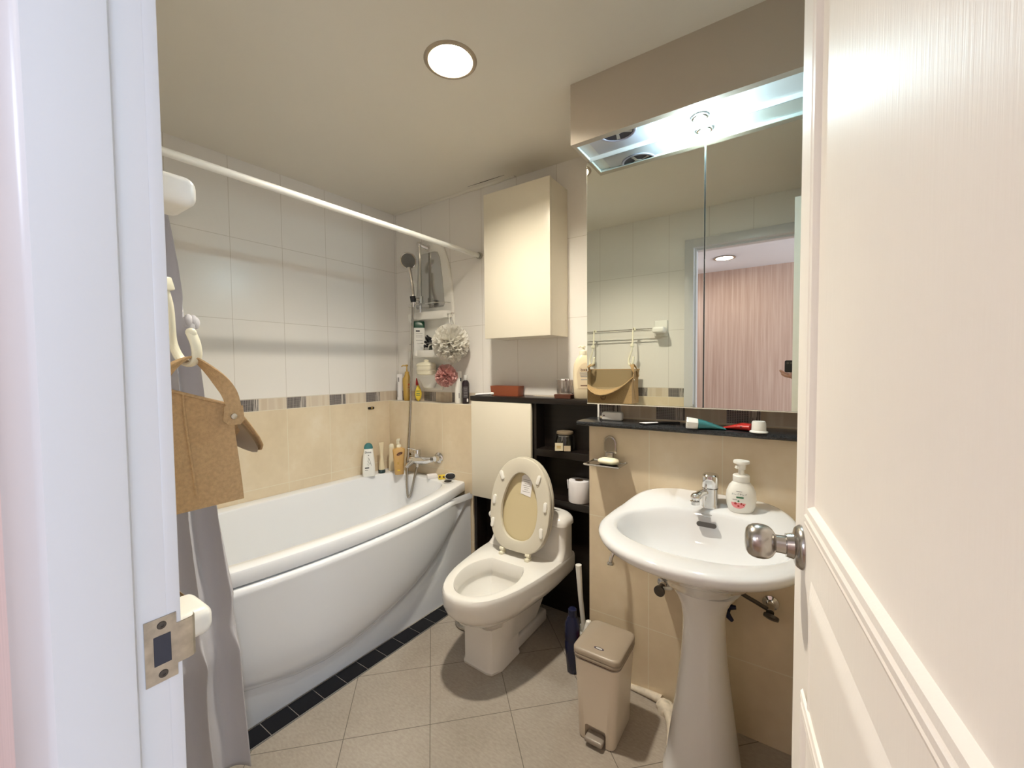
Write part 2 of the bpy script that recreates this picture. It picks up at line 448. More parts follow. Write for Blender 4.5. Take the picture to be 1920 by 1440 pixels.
# head
m.box(XJ, XD, .055, YF, 2.024, 2.046).box(XJ, XD, .06, .112, 2.012, 2.025).box(XJ - .054, XD + .054, .046, .0549, 2.020, 2.078)
obj('door_frame', m, white_paint, dr, 30)
# strike plate on the left jamb
m = MB(); zc = .969
pl = [(.1235, -.033), (.1235, .033), (.150, .033), (.150, .021), (.1605, .021), (.1605, -.021), (.150, -.021), (.150, -.033)]
def plate(pl, x, t): 
    m.loft([[Vector((x, y, zc + z)) for y, z in pl], [Vector((x + t, y, zc + z)) for y, z in pl]])
plate([(.1235, -.033), (.1235, .033), (.1495, .033), (.1495, -.033)], XJ - .0002, .0014)
# lip curling round the arris
lp = [(.1495, 0), (.158, 0), (.1635, -.001), (.1665, -.0045), (.1672, -.010)]
m.loft([[Vector((XJ + .0012 + dx, y, zc + z)) for y, dx in lp] + [Vector((XJ - .0002 + dx, y, zc + z)) for y, dx in lp[::-1]] for z in (-.021, .021)])
sp = obj('strike_plate', m, plate_steel, dr, 25)
m = MB(); m.box(XJ + .0011, XJ + .0016, .1305, .1445, zc - .015, zc + .015, .0002, 1)
lab(obj('latch_hole', m, pmat('latch_hole_dark', (.03, .032, .045), .5), sp), 'dark square latch hole')
for z in (-.025, .025):
    m = MB(); m.lathe([(0, 0), (.0040, 0), (.0036, .0009), (.0015, .0010), (.0014, .0004), (0, .0004)], (XJ + .0012, .1375, zc + z), 16, axis=(1, 0, 0))
    obj('screw', m, dark_metal, sp)
# leaf
DE = Vector((.0128, .80, 0)); dd = Vector((.129, -1, 0)).normalized(); dn = Vector((-dd.y, dd.x, 0)); dn = dn if dn.x < 0 else -dn
DWID, DT, DH = .662, .036, 2.0
def dp(s, h, z): return DE + dd * s + dn * h + Vector((0, 0, z))
m = MB()
def ring(s0, s1, z0, z1, i, h): return [dp(s0 + i, h, z0 + i), dp(s1 - i, h, z0 + i), dp(s1 - i, h, z1 - i), dp(s0 + i, h, z1 - i)]
bol = [(0, 0), (.0015, .0035), (.009, .0062), (.0125, .0042), (.0150, .0072), (.0235, .0085), (.0265, .0062), (.029, .0078), (.036, .0070), (.040, .0020), (.0425, -.0045), (.052, -.0062), (.056, -.0062)]
raised = [(0, 0), (.002, -.005), (.006, -.0055), (.040, .0035), (.046, .0052), (.052, .0052), (.055, .0040)]
flut = [(0, 0), (.002, .003), (.007, .0042), (.010, .0025), (.013, .0045), (.018, .0048), (.021, .003), (.025, .004), (.029, 0)]
panels = [(.098, DWID - .055, 1.020, 1.89, bol), (.098, DWID - .055, .155, .982, raised), ]
zs = [0, .155, .982, 1.020, 1.89, DH]
# flat stiles and rails
for s0, s1 in ((0, .098), (DWID - .055, DWID)):
    for z0, z1 in zip(zs, zs[1:]): m.add([dp(s0, 0, z0), dp(s1, 0, z0), dp(s1, 0, z1), dp(s0, 0, z1)], [[0, 1, 2, 3]])
for z0, z1 in ((0, .155), (.982, 1.020), (1.89, DH)): m.add([dp(.098, 0, z0), dp(DWID - .055, 0, z0), dp(DWID - .055, 0, z1), dp(.098, 0, z1)], [[0, 1, 2, 3]])
for s0, s1, z0, z1, pr in panels: m.loft([ring(s0, s1, z0, z1, i, h) for i, h in pr])
# inner fluted frame of the lower panel
m.loft([ring(.108, DWID - .065, .22, .792, i, .004 + h) for i, h in flut], cap0=False, cap1=False)
# edges and back
for a, b in (((0, 0), (0, DH)), ((DWID, 0), (DWID, DH))):
    m.add([dp(a[0], 0, 0), dp(a[0], 0, DH), dp(a[0], -DT, DH), dp(a[0], -DT, 0)], [[0, 1, 2, 3]])
m.add([dp(0, -DT, 0), dp(DWID, -DT, 0), dp(DWID, -DT, DH), dp(0, -DT, DH)], [[0, 1, 2, 3]])
for z in (0, DH): m.add([dp(0, 0, z), dp(DWID, 0, z), dp(DWID, -DT, z), dp(0, -DT, z)], [[0, 1, 2, 3]])
for v in m.v: v.z += .004
leaf = obj('door_leaf', m, door_paint, dr, 18)
kz = .978; kc = dp(.056, 0, kz)
for sgn, base in ((1, 0), (-1, -DT)):
    c0 = dp(.056, base, kz)
    m = MB(); m.lathe([(0, 0), (.0325, 0), (.0325, .002), (.030, .006), (.0275, .0085), (.019, .011), (.017, .020), (.0175, .0205), (.0135, .021), (.0130, .034), (0, .034)], c0, 36, axis=dn * sgn)
    rz = obj('knob_rose', m, steel, leaf)
    m = MB(); m.lathe([(0, .033), (.0125, .033), (.0150, .0345), (.0205, .0380), (.0242, .0430), (.0260, .0500), (.0261, .0570), (.0248, .0640), (.0215, .0698), (.0165, .0732), (.008, .0746), (0, .0748)], c0, 36, axis=dn * sgn)
    obj('knob', m, steel, leaf)
# ------------------------------------------------------------------ hall behind the doorway
m = MB(); m.box(-2.2, 2.2, -2.12, -2.02, 0, 2.4); struct('wall_hall_back', m, paper, 'brown streaked wallpaper across the hall, seen in the mirror', smooth=0)
m = MB(); m.box(-2.3, -2.2, -2.1, YH, 0, 2.4); struct('wall_hall_left', m, paper, smooth=0)
m = MB(); m.box(-2.3, 2.3, -2.1, YF - .031, -.06, 0); struct('floor_hall', m, wood_floor, smooth=0)
m = MB(); m.box(-2.3, 2.3, -2.1, YH, 2.30, 2.36); struct('ceiling_hall', m, hall_white, 'white hall ceiling, seen in the mirror', smooth=0)
# ================================================================== BATHTUB
def o_top(y): return .655 + .135 * (1 - ((y - .97) / .80) ** 2)
tub = thing('bathtub', 'white bathtub with a bowed curved front panel along the left tiled wall', 'bathtub', LW(.38, 1.0, 0))
NY = 44
def outer_ring(z, d=0., side=.0):
    pts = []
    ys = [lerp(.19, 1.790, i / NY) for i in range(NY + 1)]
    for y in ys: pts.append(LW(o_top(y) + d, y, z))
    for i in range(1, NY): pts.append(LW(lerp(o_top(1.79) + d, .003, i / NY), 1.790 + side, z))
    for y in ys[::-1]: pts.append(LW(.003, y, z))
    for i in range(1, NY): pts.append(LW(lerp(.003, o_top(.19) + d, i / NY), .19, z))
    return pts
def inner_ring(z, ins, r):
    # rounded opening following the bow
    y0, y1 = .30 + ins * 1.6, 1.725 - ins * .8; a = .072 + ins * .6
    def front(y): return o_top(y) - .070 - ins * .75
    cyy = (y0 + y1) / 2; hy = (y1 - y0) / 2
    n = 4 * NY; pts = []
    # map outer ring parametrisation: superellipse in unit square, then warped
    ref = outer_ring(0)
    for p in ref:
        y = p.y; o = p.x - (XL0 + SL * y)
        u = (y - .99) / .80; v = (o / max(o_top(y), .01)) * 2 - 1
        k = (abs(u) ** r + abs(v) ** r) ** (1 / r); mx = max(abs(u), abs(v), 1e-6)
        u2, v2 = u / k * 1., v / k * 1.
        yy = cyy + u2 * hy
        f0 = a; f1 = front(yy)
        pts.append(LW(lerp(f0, f1, (v2 + 1) / 2), yy, z))
    return pts
m = MB()
m.loft([outer_ring(.5475, -.040), outer_ring(.5475, -.002), outer_ring(.552, .0), outer_ring(.590, .0), outer_ring(.597, -.003), outer_ring(.600, -.010),
        inner_ring(.600, -.008, 7), inner_ring(.5975, -.002, 7), inner_ring(.592, .002, 7), inner_ring(.52, .016, 6.5), inner_ring(.36, .045, 6), inner_ring(.24, .075, 5), inner_ring(.20, .11, 4.5), inner_ring(.19, .16, 4)], cap0=False, cap1=True)
lab(obj('tub_basin', m, tub_white, tub, 40), 'white tub rim and basin')
zc_tab = [(.185, .54), (.25, .42), (.33, .31), (.42, .23), (.50, .18), (.59, .150), (.68, .124), (.79, .095), (.90, .083), (1.0, .088), (1.10, .106), (1.23, .138), (1.34, .175), (1.43, .218), (1.53, .285), (1.62, .370), (1.70, .450), (1.74, .490), (1.79, .536)]
m = MB()
prof = [(.540, -.045), (.540, -.004), (.5385, .004), (.533, .0095), (.523, .0125), (.514, .0120)]
def bulge(a, b):
    y = lerp(.19, 1.789, a)
    if b < .22:
        k = b / .22 * (len(prof) - 1); i = min(int(k), len(prof) - 2); t = k - i
        z, d = lerp(prof[i][0], prof[i + 1][0], t), lerp(prof[i][1], prof[i + 1][1], t)
        return LW(max(o_top(y) + d, .705), y, z)
    v = (b - .22) / .78; zc = min(pw(zc_tab, y), .508)
    z = lerp(.514, zc, v); ot = o_top(y) + .0115
    g = 1 - .36 * v - .44 * v ** 6 - .20 * v ** 16
    return LW(max(.6905, .6905 + (ot - .6905) * g), y, z)
m.grid(bulge, 70, 60)
m.grid(lambda a, b: LW(.6900, lerp(.19, 1.7895, a), lerp(0.001, .545, b)), 20, 4)
# fillet that eases the bulge into the flat skirt
def fil(a, b):
    y = lerp(.19, 1.789, a); zc = min(pw(zc_tab, y), .508)
    return LW(.6908 + .010 * (1 - b) ** 2 * (1 if zc < .50 else .2), y, zc + .012 - b * .05)
m.grid(fil, 60, 6)
lab(obj('apron_panel', m, tub_white, tub, 60), 'bowed white apron panel with a curved crease')
# ================================================================== WALL CABINET / LOW CABINET
wc = thing('wall_cabinet', 'cream wall cabinet hung high above the toilet', 'cabinet', (-1.11, 1.78, 1.403))
CX0, CX1, CY, CZ0, CZ1 = -1.302, -.919, 1.687, 1.403, 2.131
m = MB(); m.box(CX0 + .002, CX1 - .001, CY + .019, YB - .0005, CZ0 + .001, CZ1 - .001, .0015, 1); obj('body', m, cream_lam, wc, 0)
m = MB(); m.box(CX0, CX1, CY, CY + .0175, CZ0, CZ1, .0015, 2); obj('door', m, cream_lam, wc, 30)
lc = thing('low_cabinet', 'dark wood cabinet above the toilet with one cream door and open shelves', 'cabinet', (-1.06, 1.80, 0))
BX0, BX1, BY, BT = -1.450, -.672, 1.765, 1.075
m = MB()
for x in (BX0, -1.062, BX1 - .018): m.box(x, x + .018, BY, YB - .001, .545 if x == -1.062 else .001, BT, .001, 1)
m.box(BX0, BX1, BY + .085, YB - .0012, .002, BT)
obj('carcass', m, wenge, lc, 0)
for z0, z1 in ((.812, .846), (.570, .606)):
    m = MB(); m.box(-1.044, BX1 - .018, BY, BY + .0848, z0, z1, .001, 1); obj('shelf', m, wenge, lc, 0)
m = MB(); m.box(BX0 + .018, -1.062, BY, YB - .002, .545, .563); obj('bottom_board', m, wenge, lc, 0)
m = MB(); m.box(BX0 + .002, BX0 + .385, BY - .0205, BY - .0015, .548, BT - .002, .0015, 2); lab(obj('door', m, cream_lam, lc, 30), 'plain cream door')
m = MB(); m.box(BX0 - .004, XC + .16 - .16, BY - .022, YB - .0006, BT + .0005, BT + .027, .002, 2); lab(obj('countertop', m, wenge, lc, 30), 'dark wood top board')
# lower back panel of the niche, grey in shade
# ================================================================== TOILET
TX = -1.030
t = thing('toilet', 'white one-piece toilet with its seat and lid raised', 'toilet', (TX, 1.5, 0))
def hw(y):   # half width of rim deck plan
    return pw([(1.125, .0), (1.130, .038), (1.142, .068), (1.162, .096), (1.19, .120), (1.24, .147), (1.32, .173), (1.42, .190), (1.52, .203), (1.60, .208), (1.66, .206), (1.86, .203)], y)
def plan(z, k=1., ysh=0., y1=1.742, front=1.125, dx=0.):
    ys = [front + (1.40 - front) * (1 - math.cos(PI / 2 * i / 14)) for i in range(15)] + [lerp(1.40, y1, i / 10) for i in range(1, 11)]
    def h(y):
        yy = 1.125 + (y - front) * (1.40 - 1.125) / (1.40 - front) if y < 1.40 else y
        return hw(yy) * k
    R = [Vector((TX + dx + h(y), y, z)) for y in ys]; L = [Vector((TX + dx - h(y), y, z)) for y in ys[::-1]]
    return R + L
m = MB()
# rim, bowl and underside
def hole(z, k, cy=1.345, ay=.170, ax=.124):
    n = len(plan(0)); out = []
    ref = plan(0)
    for p in ref:
        a = math.atan2((p.y - 1.40) / .30, (p.x - TX) / .2)
        s_ = math.sin(a)
        out.append(Vector((TX + ax * k * math.cos(a) * (1 - .10 * max(0, -s_)), cy + ay * k * s_, z)))
    return out
m.loft([plan(.10, .36, front=1.33, y1=1.60), plan(.205, .46, front=1.275, y1=1.66), plan(.235, .66, front=1.222, y1=1.70), plan(.266, .84, front=1.172), plan(.296, .955, front=1.140), plan(.318, .992, front=1.129), plan(.335, 1.0, front=1.126), plan(.366, 1.0), plan(.376, .995, front=1.127), plan(.384, .975, front=1.132), plan(.387, .94, front=1.140),
        hole(.387, 1.10), hole(.385, 1.05), hole(.376, 1.015), hole(.342, .975), hole(.332, .985), hole(.330, 1.05), hole(.318, 1.06), hole(.29, .98), hole(.245, .78), hole(.215, .50), hole(.205, .30)], cap0=True, cap1=True)
# foot: front block, narrower waist, rear plinth
def foot(z, w, yf, y1, dx, ch):
    return [Vector((TX + dx + x, y, z)) for x, y in ((w, yf + ch), (w, y1), (-w, y1), (-w, yf + ch), (-w * .97, yf + ch * .45), (-w * .80, yf + ch * .10), (w * .55, yf - .002), (w * .80, yf + ch * .14))]
m.loft([foot(0, .092, 1.290, 1.47, -.026, .050), foot(.010, .093, 1.288, 1.47, -.026, .050), foot(.018, .089, 1.293, 1.47, -.026, .050), foot(.15, .089, 1.290, 1.47, -.024, .050), foot(.192, .091, 1.283, 1.49, -.021, .050)])
m.box(TX - .026 - .090, TX - .026 + .080, 1.43, 1.745, 0, .062, .014, 3)
m.box(TX - .026 - .055, TX - .026 + .045, 1.44, 1.72, .05, .185, .02, 3)
# tank body growing out of the deck
def tk(z, f, k): return rrect(TX, (f + 1.742) / 2, .204 * k, (1.742 - f) / 2, .030, z)
m.loft([tk(.30, 1.60, .96), tk(.372, 1.585, 1.0), tk(.386, 1.592, 1.0), tk(.398, 1.612, .99), tk(.42, 1.630, .985), tk(.46, 1.636, .985), tk(.520, 1.638, .985), tk(.527, 1.642, .97)])
obj('bowl', m, toilet_c, t, 38)
m = MB()
def tl(z, e, f): return rrect(TX, (f + 1.7425) / 2, .211 + e, (1.7425 - f) / 2 + 0, .034, z)
m.loft([tl(.5265, -.016, 1.646), tl(.5285, -.004, 1.630), tl(.532, .0, 1.625), tl(.545, .0, 1.625), tl(.556, -.004, 1.628), tl(.566, -.014, 1.636), tl(.573, -.028, 1.648), tl(.577, -.055, 1.664), tl(.578, -.10, 1.685)])
obj('tank_lid', m, toilet_c, t, 40)
m = MB(); m.lathe([(0, 0), (.006, 0), (.006, .022), (0, .022)], (TX - .206, 1.70, .47), 12, axis=(-1, 0, 0)).ball((TX - .238, 1.695, .492), .021, 16, (1.2, .9, .95)).tube([(TX - .226, 1.70, .47), (TX - .238, 1.697, .485)], .008, 8)
lab(obj('flush_handle', m, white_pl, t), 'white flush handle knob')
# seat and lid, leaning back
def lean(x, h, d): # h along the seat, d towards the viewer
    c, s_ = math.cos(.175), math.sin(.175)
    return Vector((TX + .008 + x, 1.545 + h * s_ - d * c, .402 + h * c + d * s_))
def segg(k, dh, n=48):   # seat outline: flat at hinge, round at tip
    out = []
    for i in range(n):
        a = 2 * PI * i / n; x = math.cos(a); y = math.sin(a)
        hx = .162 * math.copysign(abs(x) ** (.92 if y > 0 else .50), x); hh = .215 + (.220 if y > 0 else .205) * math.copysign(abs(y) ** (1.0 if y > 0 else .62), y)
        if y < 0: hx *= 1 - .20 * abs(y) ** 1.5
        out.append((hx * k, .215 + (hh - .215) * k + dh))
    return out
def shole(k, n=48):
    out = []
    for i in range(n):
        a = 2 * PI * i / n; x = math.cos(a); y = math.sin(a)
        hx = .098 * math.copysign(abs(x) ** .85, x) * (1 - .18 * max(0, y)); hh = .205 + (.160 if y > 0 else .145) * math.copysign(abs(y) ** (1.0 if y > 0 else .72), y)
        out.append((hx * k, .205 + (hh - .205) * k))
    return out
L = lambda pts, d: [lean(x, h, d) for x, h in pts]
m = MB(); m.loft([L(segg(.985, 0), .0), L(segg(1.0, 0), .004), L(segg(1.0, 0), .012), L(segg(.985, 0), .017), L(segg(.95, 0), .0185), L(shole(1.07), .0185), L(shole(1.01), .016), L(shole(1.0), .008), L(shole(1.01), .0), L(segg(.985, 0), .0)], cap0=False, cap1=False)
seat = obj('seat', m, seat_m, t, 40)
for x, h, r in ((-.106, .342, -.42), (.094, .345, .25), (-.137, .225, .05), (.139, .232, 0), (-.136, .118, .06), (.128, .118, -.1)):
    m = MB(); pts = []
    m2 = rrect(0, 0, .0085, .022, .0083, 0)
    rr = lambda e, d: [lean(x + (p.x * e) * math.cos(r) + (p.y * e) * math.sin(r), h - (p.x * e) * math.sin(r) + (p.y * e) * math.cos(r), d) for p in m2]
    m.loft([rr(1, .0182), rr(1, .0235), rr(.93, .0255), rr(.75, .0265)])
    lab(obj('bumper', m, white_pl, seat), 'white rubber bumper')
m = MB(); m.loft([L(segg(.975, .003), -.024), L(segg(1.0, .003), -.020), L(segg(1.005, .003), -.010), L(segg(1.0, .003), -.004), L(segg(.96, .003), -.003), L(segg(.86, .003), -.0075)], cap1=False)
m.loft([L(segg(.86, .003), -.0075), L(segg(.78, .003), -.010), L(segg(.4, .0), -.011)], cap0=False, mi=1)
lid = obj('lid', m, [seat_m, lid_m], t, 40); lab(lid, 'yellowed inner side of the raised lid')
m = MB(); a = [(-.013, .268), (.043, .258), (.046, .345), (.036, .356), (.002, .358), (-.012, .346)]
m.loft([L(a, -.0098), L(a, -.0088)]); st = lab(obj('sticker', m, paper_w, lid, 0), 'white paper sticker inside the lid')
m = MB()
for i in range(7): 
    h = .335 - i * .009; w = .020 - .005 * (i % 3)
    q = [(.016 - w, h), (.016 + w, h - .001), (.016 + w, h - .003), (.016 - w, h - .002)]; m.loft([L(q, -.0088), L(q, -.0086)])
obj('fine_print', m, grey_ink, st, 0)
for x in (-.068, .072):
    m = MB(); m.box(TX + x - .010, TX + x + .010, 1.520, 1.556, .387, .400, .003, 2).cyl((TX + x - .011, 1.537, .412), (TX + x + .011, 1.537, .412), .009, 14).box(TX + x - .004, TX + x + .004, 1.530, 1.543, .39, .412)
    lab(obj('hinge', m, ivory_pl, t), 'ivory seat hinge')
hs = thing('water_hose', 'grey braided water hose looping out behind the left of the toilet base', 'hose', (-1.35, 1.5, 0))
m = MB(); m.tube(smooth_path([(-1.30, 1.73, .22), (-1.37, 1.70, .15), (-1.375, 1.57, .060), (-1.335, 1.478, .014), (-1.26, 1.458, .010), (-1.17, 1.52, .012), (-1.13, 1.60, .012)], 6), .0085, 10); obj('hose', m, plate_steel, hs)
m = MB(); m.cyl((-1.30, 1.73, .215), (-1.30, 1.73, .245), .012, 6); obj('nut', m, chrome, hs)
# ================================================================== WASH BASIN
SX = -.215
bs = thing('pedestal_basin', 'white ceramic pedestal wash basin under the mirror', 'washbasin', (SX, 1.3, 0))
NS = 72
def splan(z, k, front=.255, back=.330, a=.272, cy=1.25, rise=0., clipy=1.5497, e2=3.0):
    out = []
    for i in range(NS):
        th = 2 * PI * i / NS; c, s_ = math.cos(th), math.sin(th)
        if s_ < 0: x = a * k * math.copysign(abs(c) ** .95, c); y = cy + front * k * s_
        else: x = a * k * math.copysign(abs(c) ** (2 / e2), c); y = cy + back * k * math.copysign(abs(s_) ** (2 / e2), s_)
        y = min(y, clipy)
        out.append(Vector((SX + x, y, z + rise * sm(1.37, 1.55, y))))
    return out
def bplan(z, k, dy=0., front=.175, back=.165, a=.228, cy=1.262):
    out = []
    for i in range(NS):
        th = 2 * PI * i / NS; c, s_ = math.cos(th), math.sin(th)
        out.append(Vector((SX + a * k * math.copysign(abs(c) ** .9, c), cy + dy + (front if s_ < 0 else back) * k * math.copysign(abs(s_) ** (1.0 if s_ < 0 else .8), s_), z + .012 * sm(1.37, 1.43, cy + dy + back * k * s_))))
    return out
m = MB()
m.loft([sring(SX + .010, 1.33, .085, .085, 2, .585, NS), splan(.598, .36, cy=1.32, back=.24), splan(.626, .46, cy=1.31, back=.28), splan(.660, .58, cy=1.295, back=.32), splan(.692, .71, cy=1.278, back=.34), splan(.716, .83, cy=1.264), splan(.735, .93, cy=1.255), splan(.748, .98), splan(.757, .998, rise=.010), splan(.763, 1.0, rise=.018), splan(.769, .990, rise=.028), splan(.7735, .968, rise=.034), splan(.776, .93, rise=.036),
        bplan(.7745, 1.05), bplan(.772, 1.015), bplan(.764, .985), bplan(.735, .93, .0), bplan(.69, .82, .002), bplan(.65, .62, .01), bplan(.632, .36, .02), bplan(.628, .12, .03)], cap0=True, cap1=True)
bas = obj('basin', m, ceramic, bs, 50)
m = MB()
pp = [(0, .112, .122), (.015, .112, .122), (.03, .105, .115), (.12, .094, .106), (.25, .077, .092), (.37, .063, .080), (.45, .058, .075), (.50, .058, .074), (.54, .064, .080), (.57, .078, .09), (.60, .10, .105)]
m.loft([sring(SX + .012, 1.335, a, b, 2.5, z, 48) for z, a, b in pp])
obj('pedestal', m, ceramic, bs, 50)
# overflow slot on the rear slope of the bowl
m = MB(); c0 = Vector((SX + .006, 1.402, .7505))
u = Vector((1, 0, 0)); w = Vector((0, .30, .95)).normalized(); nrm = Vector((0, -.95, .30)).normalized()
oval = rrect(0, 0, .0285, .0075, .0074, 0)
m.loft([[c0 + u * p.x + w * p.y - nrm * .006 for p in oval], [c0 + u * p.x + w * p.y + nrm * .0035 for p in oval]])
lab(obj('overflow_slot', m, pmat('slot_shadow', (.10, .095, .09), .4, .6), bas), 'grey oval overflow slot')
m = MB(); m.lathe([(0, 0), (.021, 0), (.021, .004), (.015, .006), (0, .0055)], (SX, 1.29, .628), 24); obj('drain', m, chrome, bas)
m = MB()
for i, ww in enumerate((.016, .013)): 
    c1 = c0 + w * (.030 - i * .008) + nrm * (.0062 - i * .0006) + Vector((-.002, .004, 0))
    q = [(-ww, -.001), (ww, -.001), (ww, .001), (-ww, .001)]; m.loft([[c1 + u * a + w * b - nrm * .004 for a, b in q], [c1 + u * a + w * b + nrm * .001 for a, b in q]])
lab(obj('maker_mark', m, grey_ink, bas, 0), 'tiny two-line print above the overflow')
# tap
tp = thing('basin_tap', 'chrome single-lever tap at the back of the wash basin', 'tap', (SX + .006, 1.475, .79))
m = MB(); tx, ty = SX + .006, 1.475
rb = lambda z, hx, hy, dy=0: rrect(tx, ty + dy, hx, hy, min(hx, hy) * .8, z, 8)
m.loft([rb(.778, .026, .028), rb(.790, .026, .028), rb(.795, .0245, .027), rb(.845, .0235, .026), rb(.852, .0235, .026)]); obj('body', m, chrome, tp)
m = MB(); m.loft([rb(.853, .0225, .025), rb(.857, .0245, .027), rb(.886, .0245, .027, -.001), rb(.894, .023, .0255, -.002), rb(.898, .019, .021, -.003)]); obj('lever', m, chrome, tp)
m = MB(); m.tube(smooth_path([(tx - .008, ty - .012, .838), (tx - .022, ty - .036, .837), (tx - .032, ty - .056, .830), (tx - .035, ty - .064, .820)], 5), .0125, 14).ball((tx - .0345, ty - .063, .830), .0150, 14).lathe([(0, 0), (.0135, 0), (.0140, .010), (0, .012)], (tx - .0355, ty - .065, .808), 18)
obj('spout', m, chrome, tp)
# ================================================================== STONE SHELF, MIRROR CABINET
m = MB()
pr = [(YW - .056, 1.0225), (YW - .060, 1.026), (YW - .061, 1.031), (YW - .058, 1.0375), (YW - .052, 1.0395), (YR - .0005, 1.0395), (YR - .0005, 1.0215), (YW - .050, 1.0215)]
m.loft([[Vector((x, y, z)) for y, z in pr] for x in (-.697, XR - .001)])
tag(obj('stone_shelf', m, stone, smooth=30), 'narrow black stone shelf under the mirror', 'shelf')
m = MB(); m.box(XC - .002, XC + .006, YR - .006, YR - .0006, 1.0405, 1.10)
struct('trim_corner', m, white_pl, 'white plastic corner bead at the end of the stone shelf', smooth=0)
mc = thing('mirror_cabinet', 'wall-wide mirror cabinet with two mirrored doors above the basin', 'mirror cabinet', (-.24, 1.59, 1.1095))
m = MB(); m.box(XC + .001, XR - .0015, YM + .006, YR - .001, 1.1095, 2.050); obj('body', m, cream_lam, mc, 0)
for x0, x1 in ((XC, -.2432), (-.2398, .184)):
    m = MB(); m.box(x0, x1, YM + .0005, YM + .0045, 1.1085, 2.0505, mi=1)
    m.add([(x0 + .0008, YM, 1.1095), (x1 - .0008, YM, 1.1095), (x1 - .0008, YM, 2.0497), (x0 + .0008, YM, 2.0497)], [[0, 1, 2, 3]])
    obj('mirror_door', m, [mirror_m, mirror_edge], mc, 0)
m = MB(); m.box(-.24305, -.23995, YM + .0008, YM + .0059, 1.1095, 2.050); lab(obj('door_gap', m, black_pl, mc, 0), 'dark gap between the mirror doors')
m = MB(); m.box(XC, .184, YM - .0004, YM + .0045, 1.1055, 1.1085); obj('bottom_rail', m, pmat('pale_rail', (.7, .66, .56), .4), mc, 0)
# ================================================================== LIGHTS THAT SHOW
WARM = (1., .925, .79)
cl = thing('ceiling_light', 'round recessed ceiling lamp glowing warm over the bathroom', 'light', (LX, LY, ZC))
m = MB(); m.lathe([(.0695, .001), (.0700, -.001), (.074, -.0045), (.083, -.0045), (.0875, -.001), (.0878, .0), (.0695, .001)], (LX, LY, ZC), 48); obj('trim_ring', m, pmat('lamp_ring', (.42, .36, .28), .35, .6), cl)
m = MB(); n = 40
m.loft([[Vector((LX + r * math.cos(2 * PI * i / n), LY + r * math.sin(2 * PI * i / n), ZC + h)) for i in range(n)] for r, h in ((.0696, -.001), (.0690, .02), (.066, .062), (.02, .075), (.001, .076))], cap0=False)
obj('reflector_can', m, pmat('reflector', (.72, .68, .60), .4), cl)
m = MB(); m.lathe([(.001, .035), (.018, .036), (.036, .041), (.046, .050), (.048, .058), (.02, .064), (.001, .065)], (LX, LY, ZC), 32)
lab(obj('bulb', m, pmat('warm_bulb', (1, .9, .75), .4, emit=(WARM, 540)), cl), 'warm glowing bulb face')
# spot in the light recess
COOL = (.70, .93, 1.)
BX, BYY, BZ = -.252, 1.487, ZS + .0108
ml = thing('mirror_light', 'small bright white lamp in the recess above the mirror', 'light', (BX, BYY, BZ))
m = MB(); m.lathe([(.020, 0), (.0245, 0), (.0260, -.003), (.0250, -.007), (.0200, -.009), (.0185, -.006), (.020, 0)], (BX, BYY, BZ), 32); obj('socket_ring', m, chrome, ml)
m = MB(); m.lathe([(0, 0), (.010, 0), (.010, -.010), (0, -.010)], (BX, BYY, BZ), 20).ball((BX, BYY, BZ - .020), .0160, 20, (1, 1, .9)); lab(obj('bulb', m, pmat('cool_bulb', (1, 1, 1), .4, emit=(COOL, 400)), ml), 'white glowing bulb')
vf = thing('extractor_fan', 'square white extractor fan plate in the recess above the left mirror door', 'fan', (-.50, 1.45, BZ))
cx, cy = -.502, 1.4035
ck = lambda pts: [Vector((p.x, max(p.y, YS + .0276), p.z)) for p in pts]
cir = lambda r, z: ck([Vector((cx + r * math.cos(2 * PI * i / 40), cy + r * math.sin(2 * PI * i / 40), z)) for i in range(40)])
m = MB(); m.box(-.612, -.394, YS + .0274, 1.519, BZ - .0045, BZ - .0003, .0012, 2); obj('cover_plate', m, pmat('fan_plate', (.66, .72, .84), .4), vf, 40)
m = MB(); m.loft([cir(.066, BZ - .0047), cir(.065, BZ - .0075), cir(.061, BZ - .0085), cir(.057, BZ - .0075), cir(.0565, BZ - .0047)], cap0=False, cap1=False); obj('round_collar', m, pmat('fan_collar', (.48, .50, .66), .35), vf)
m = MB(); m.loft([cir(.0565, BZ - .0047), cir(.0563, BZ - .0054)]); lab(obj('fan_opening', m, pmat('fan_dark', (.03, .03, .05), .5), vf), 'dark fan opening')
m = MB()
for k in range(5):
    a = .5 + 2 * PI * k / 5; m.loft([ck([Vector((cx + r * math.cos(a + w), cy + r * math.sin(a + w), BZ - z)) for r, w in ((.018, -.25), (.052, -.10), (.052, .14), (.018, .25))]) for z in (.0056, .0064)])
m.loft([cir(.020, BZ - .0056), cir(.018, BZ - .0075)]); obj('fan_blades', m, grey_pl, vf, 0)
hl = thing('hall_downlight', 'round lit hall downlight reflected in the right mirror door', 'light', (-.53, -1.42, 2.30))
m = MB(); m.lathe([(.075, .0), (.095, -.002), (.098, -.007), (.088, -.011), (.075, -.008), (.075, 0)], (-.53, -1.42, 2.30), 36); obj('trim_ring', m, plate_steel, hl)
m = MB(); m.lathe([(0, -.004), (.0745, -.004), (.0745, -.0015), (0, -.0015)], (-.53, -1.42, 2.30), 36); lab(obj('diffuser', m, pmat('hall_lamp', (1, 1, 1), .4, emit=((1., .86, .70), 30)), hl), 'lit white diffuser')
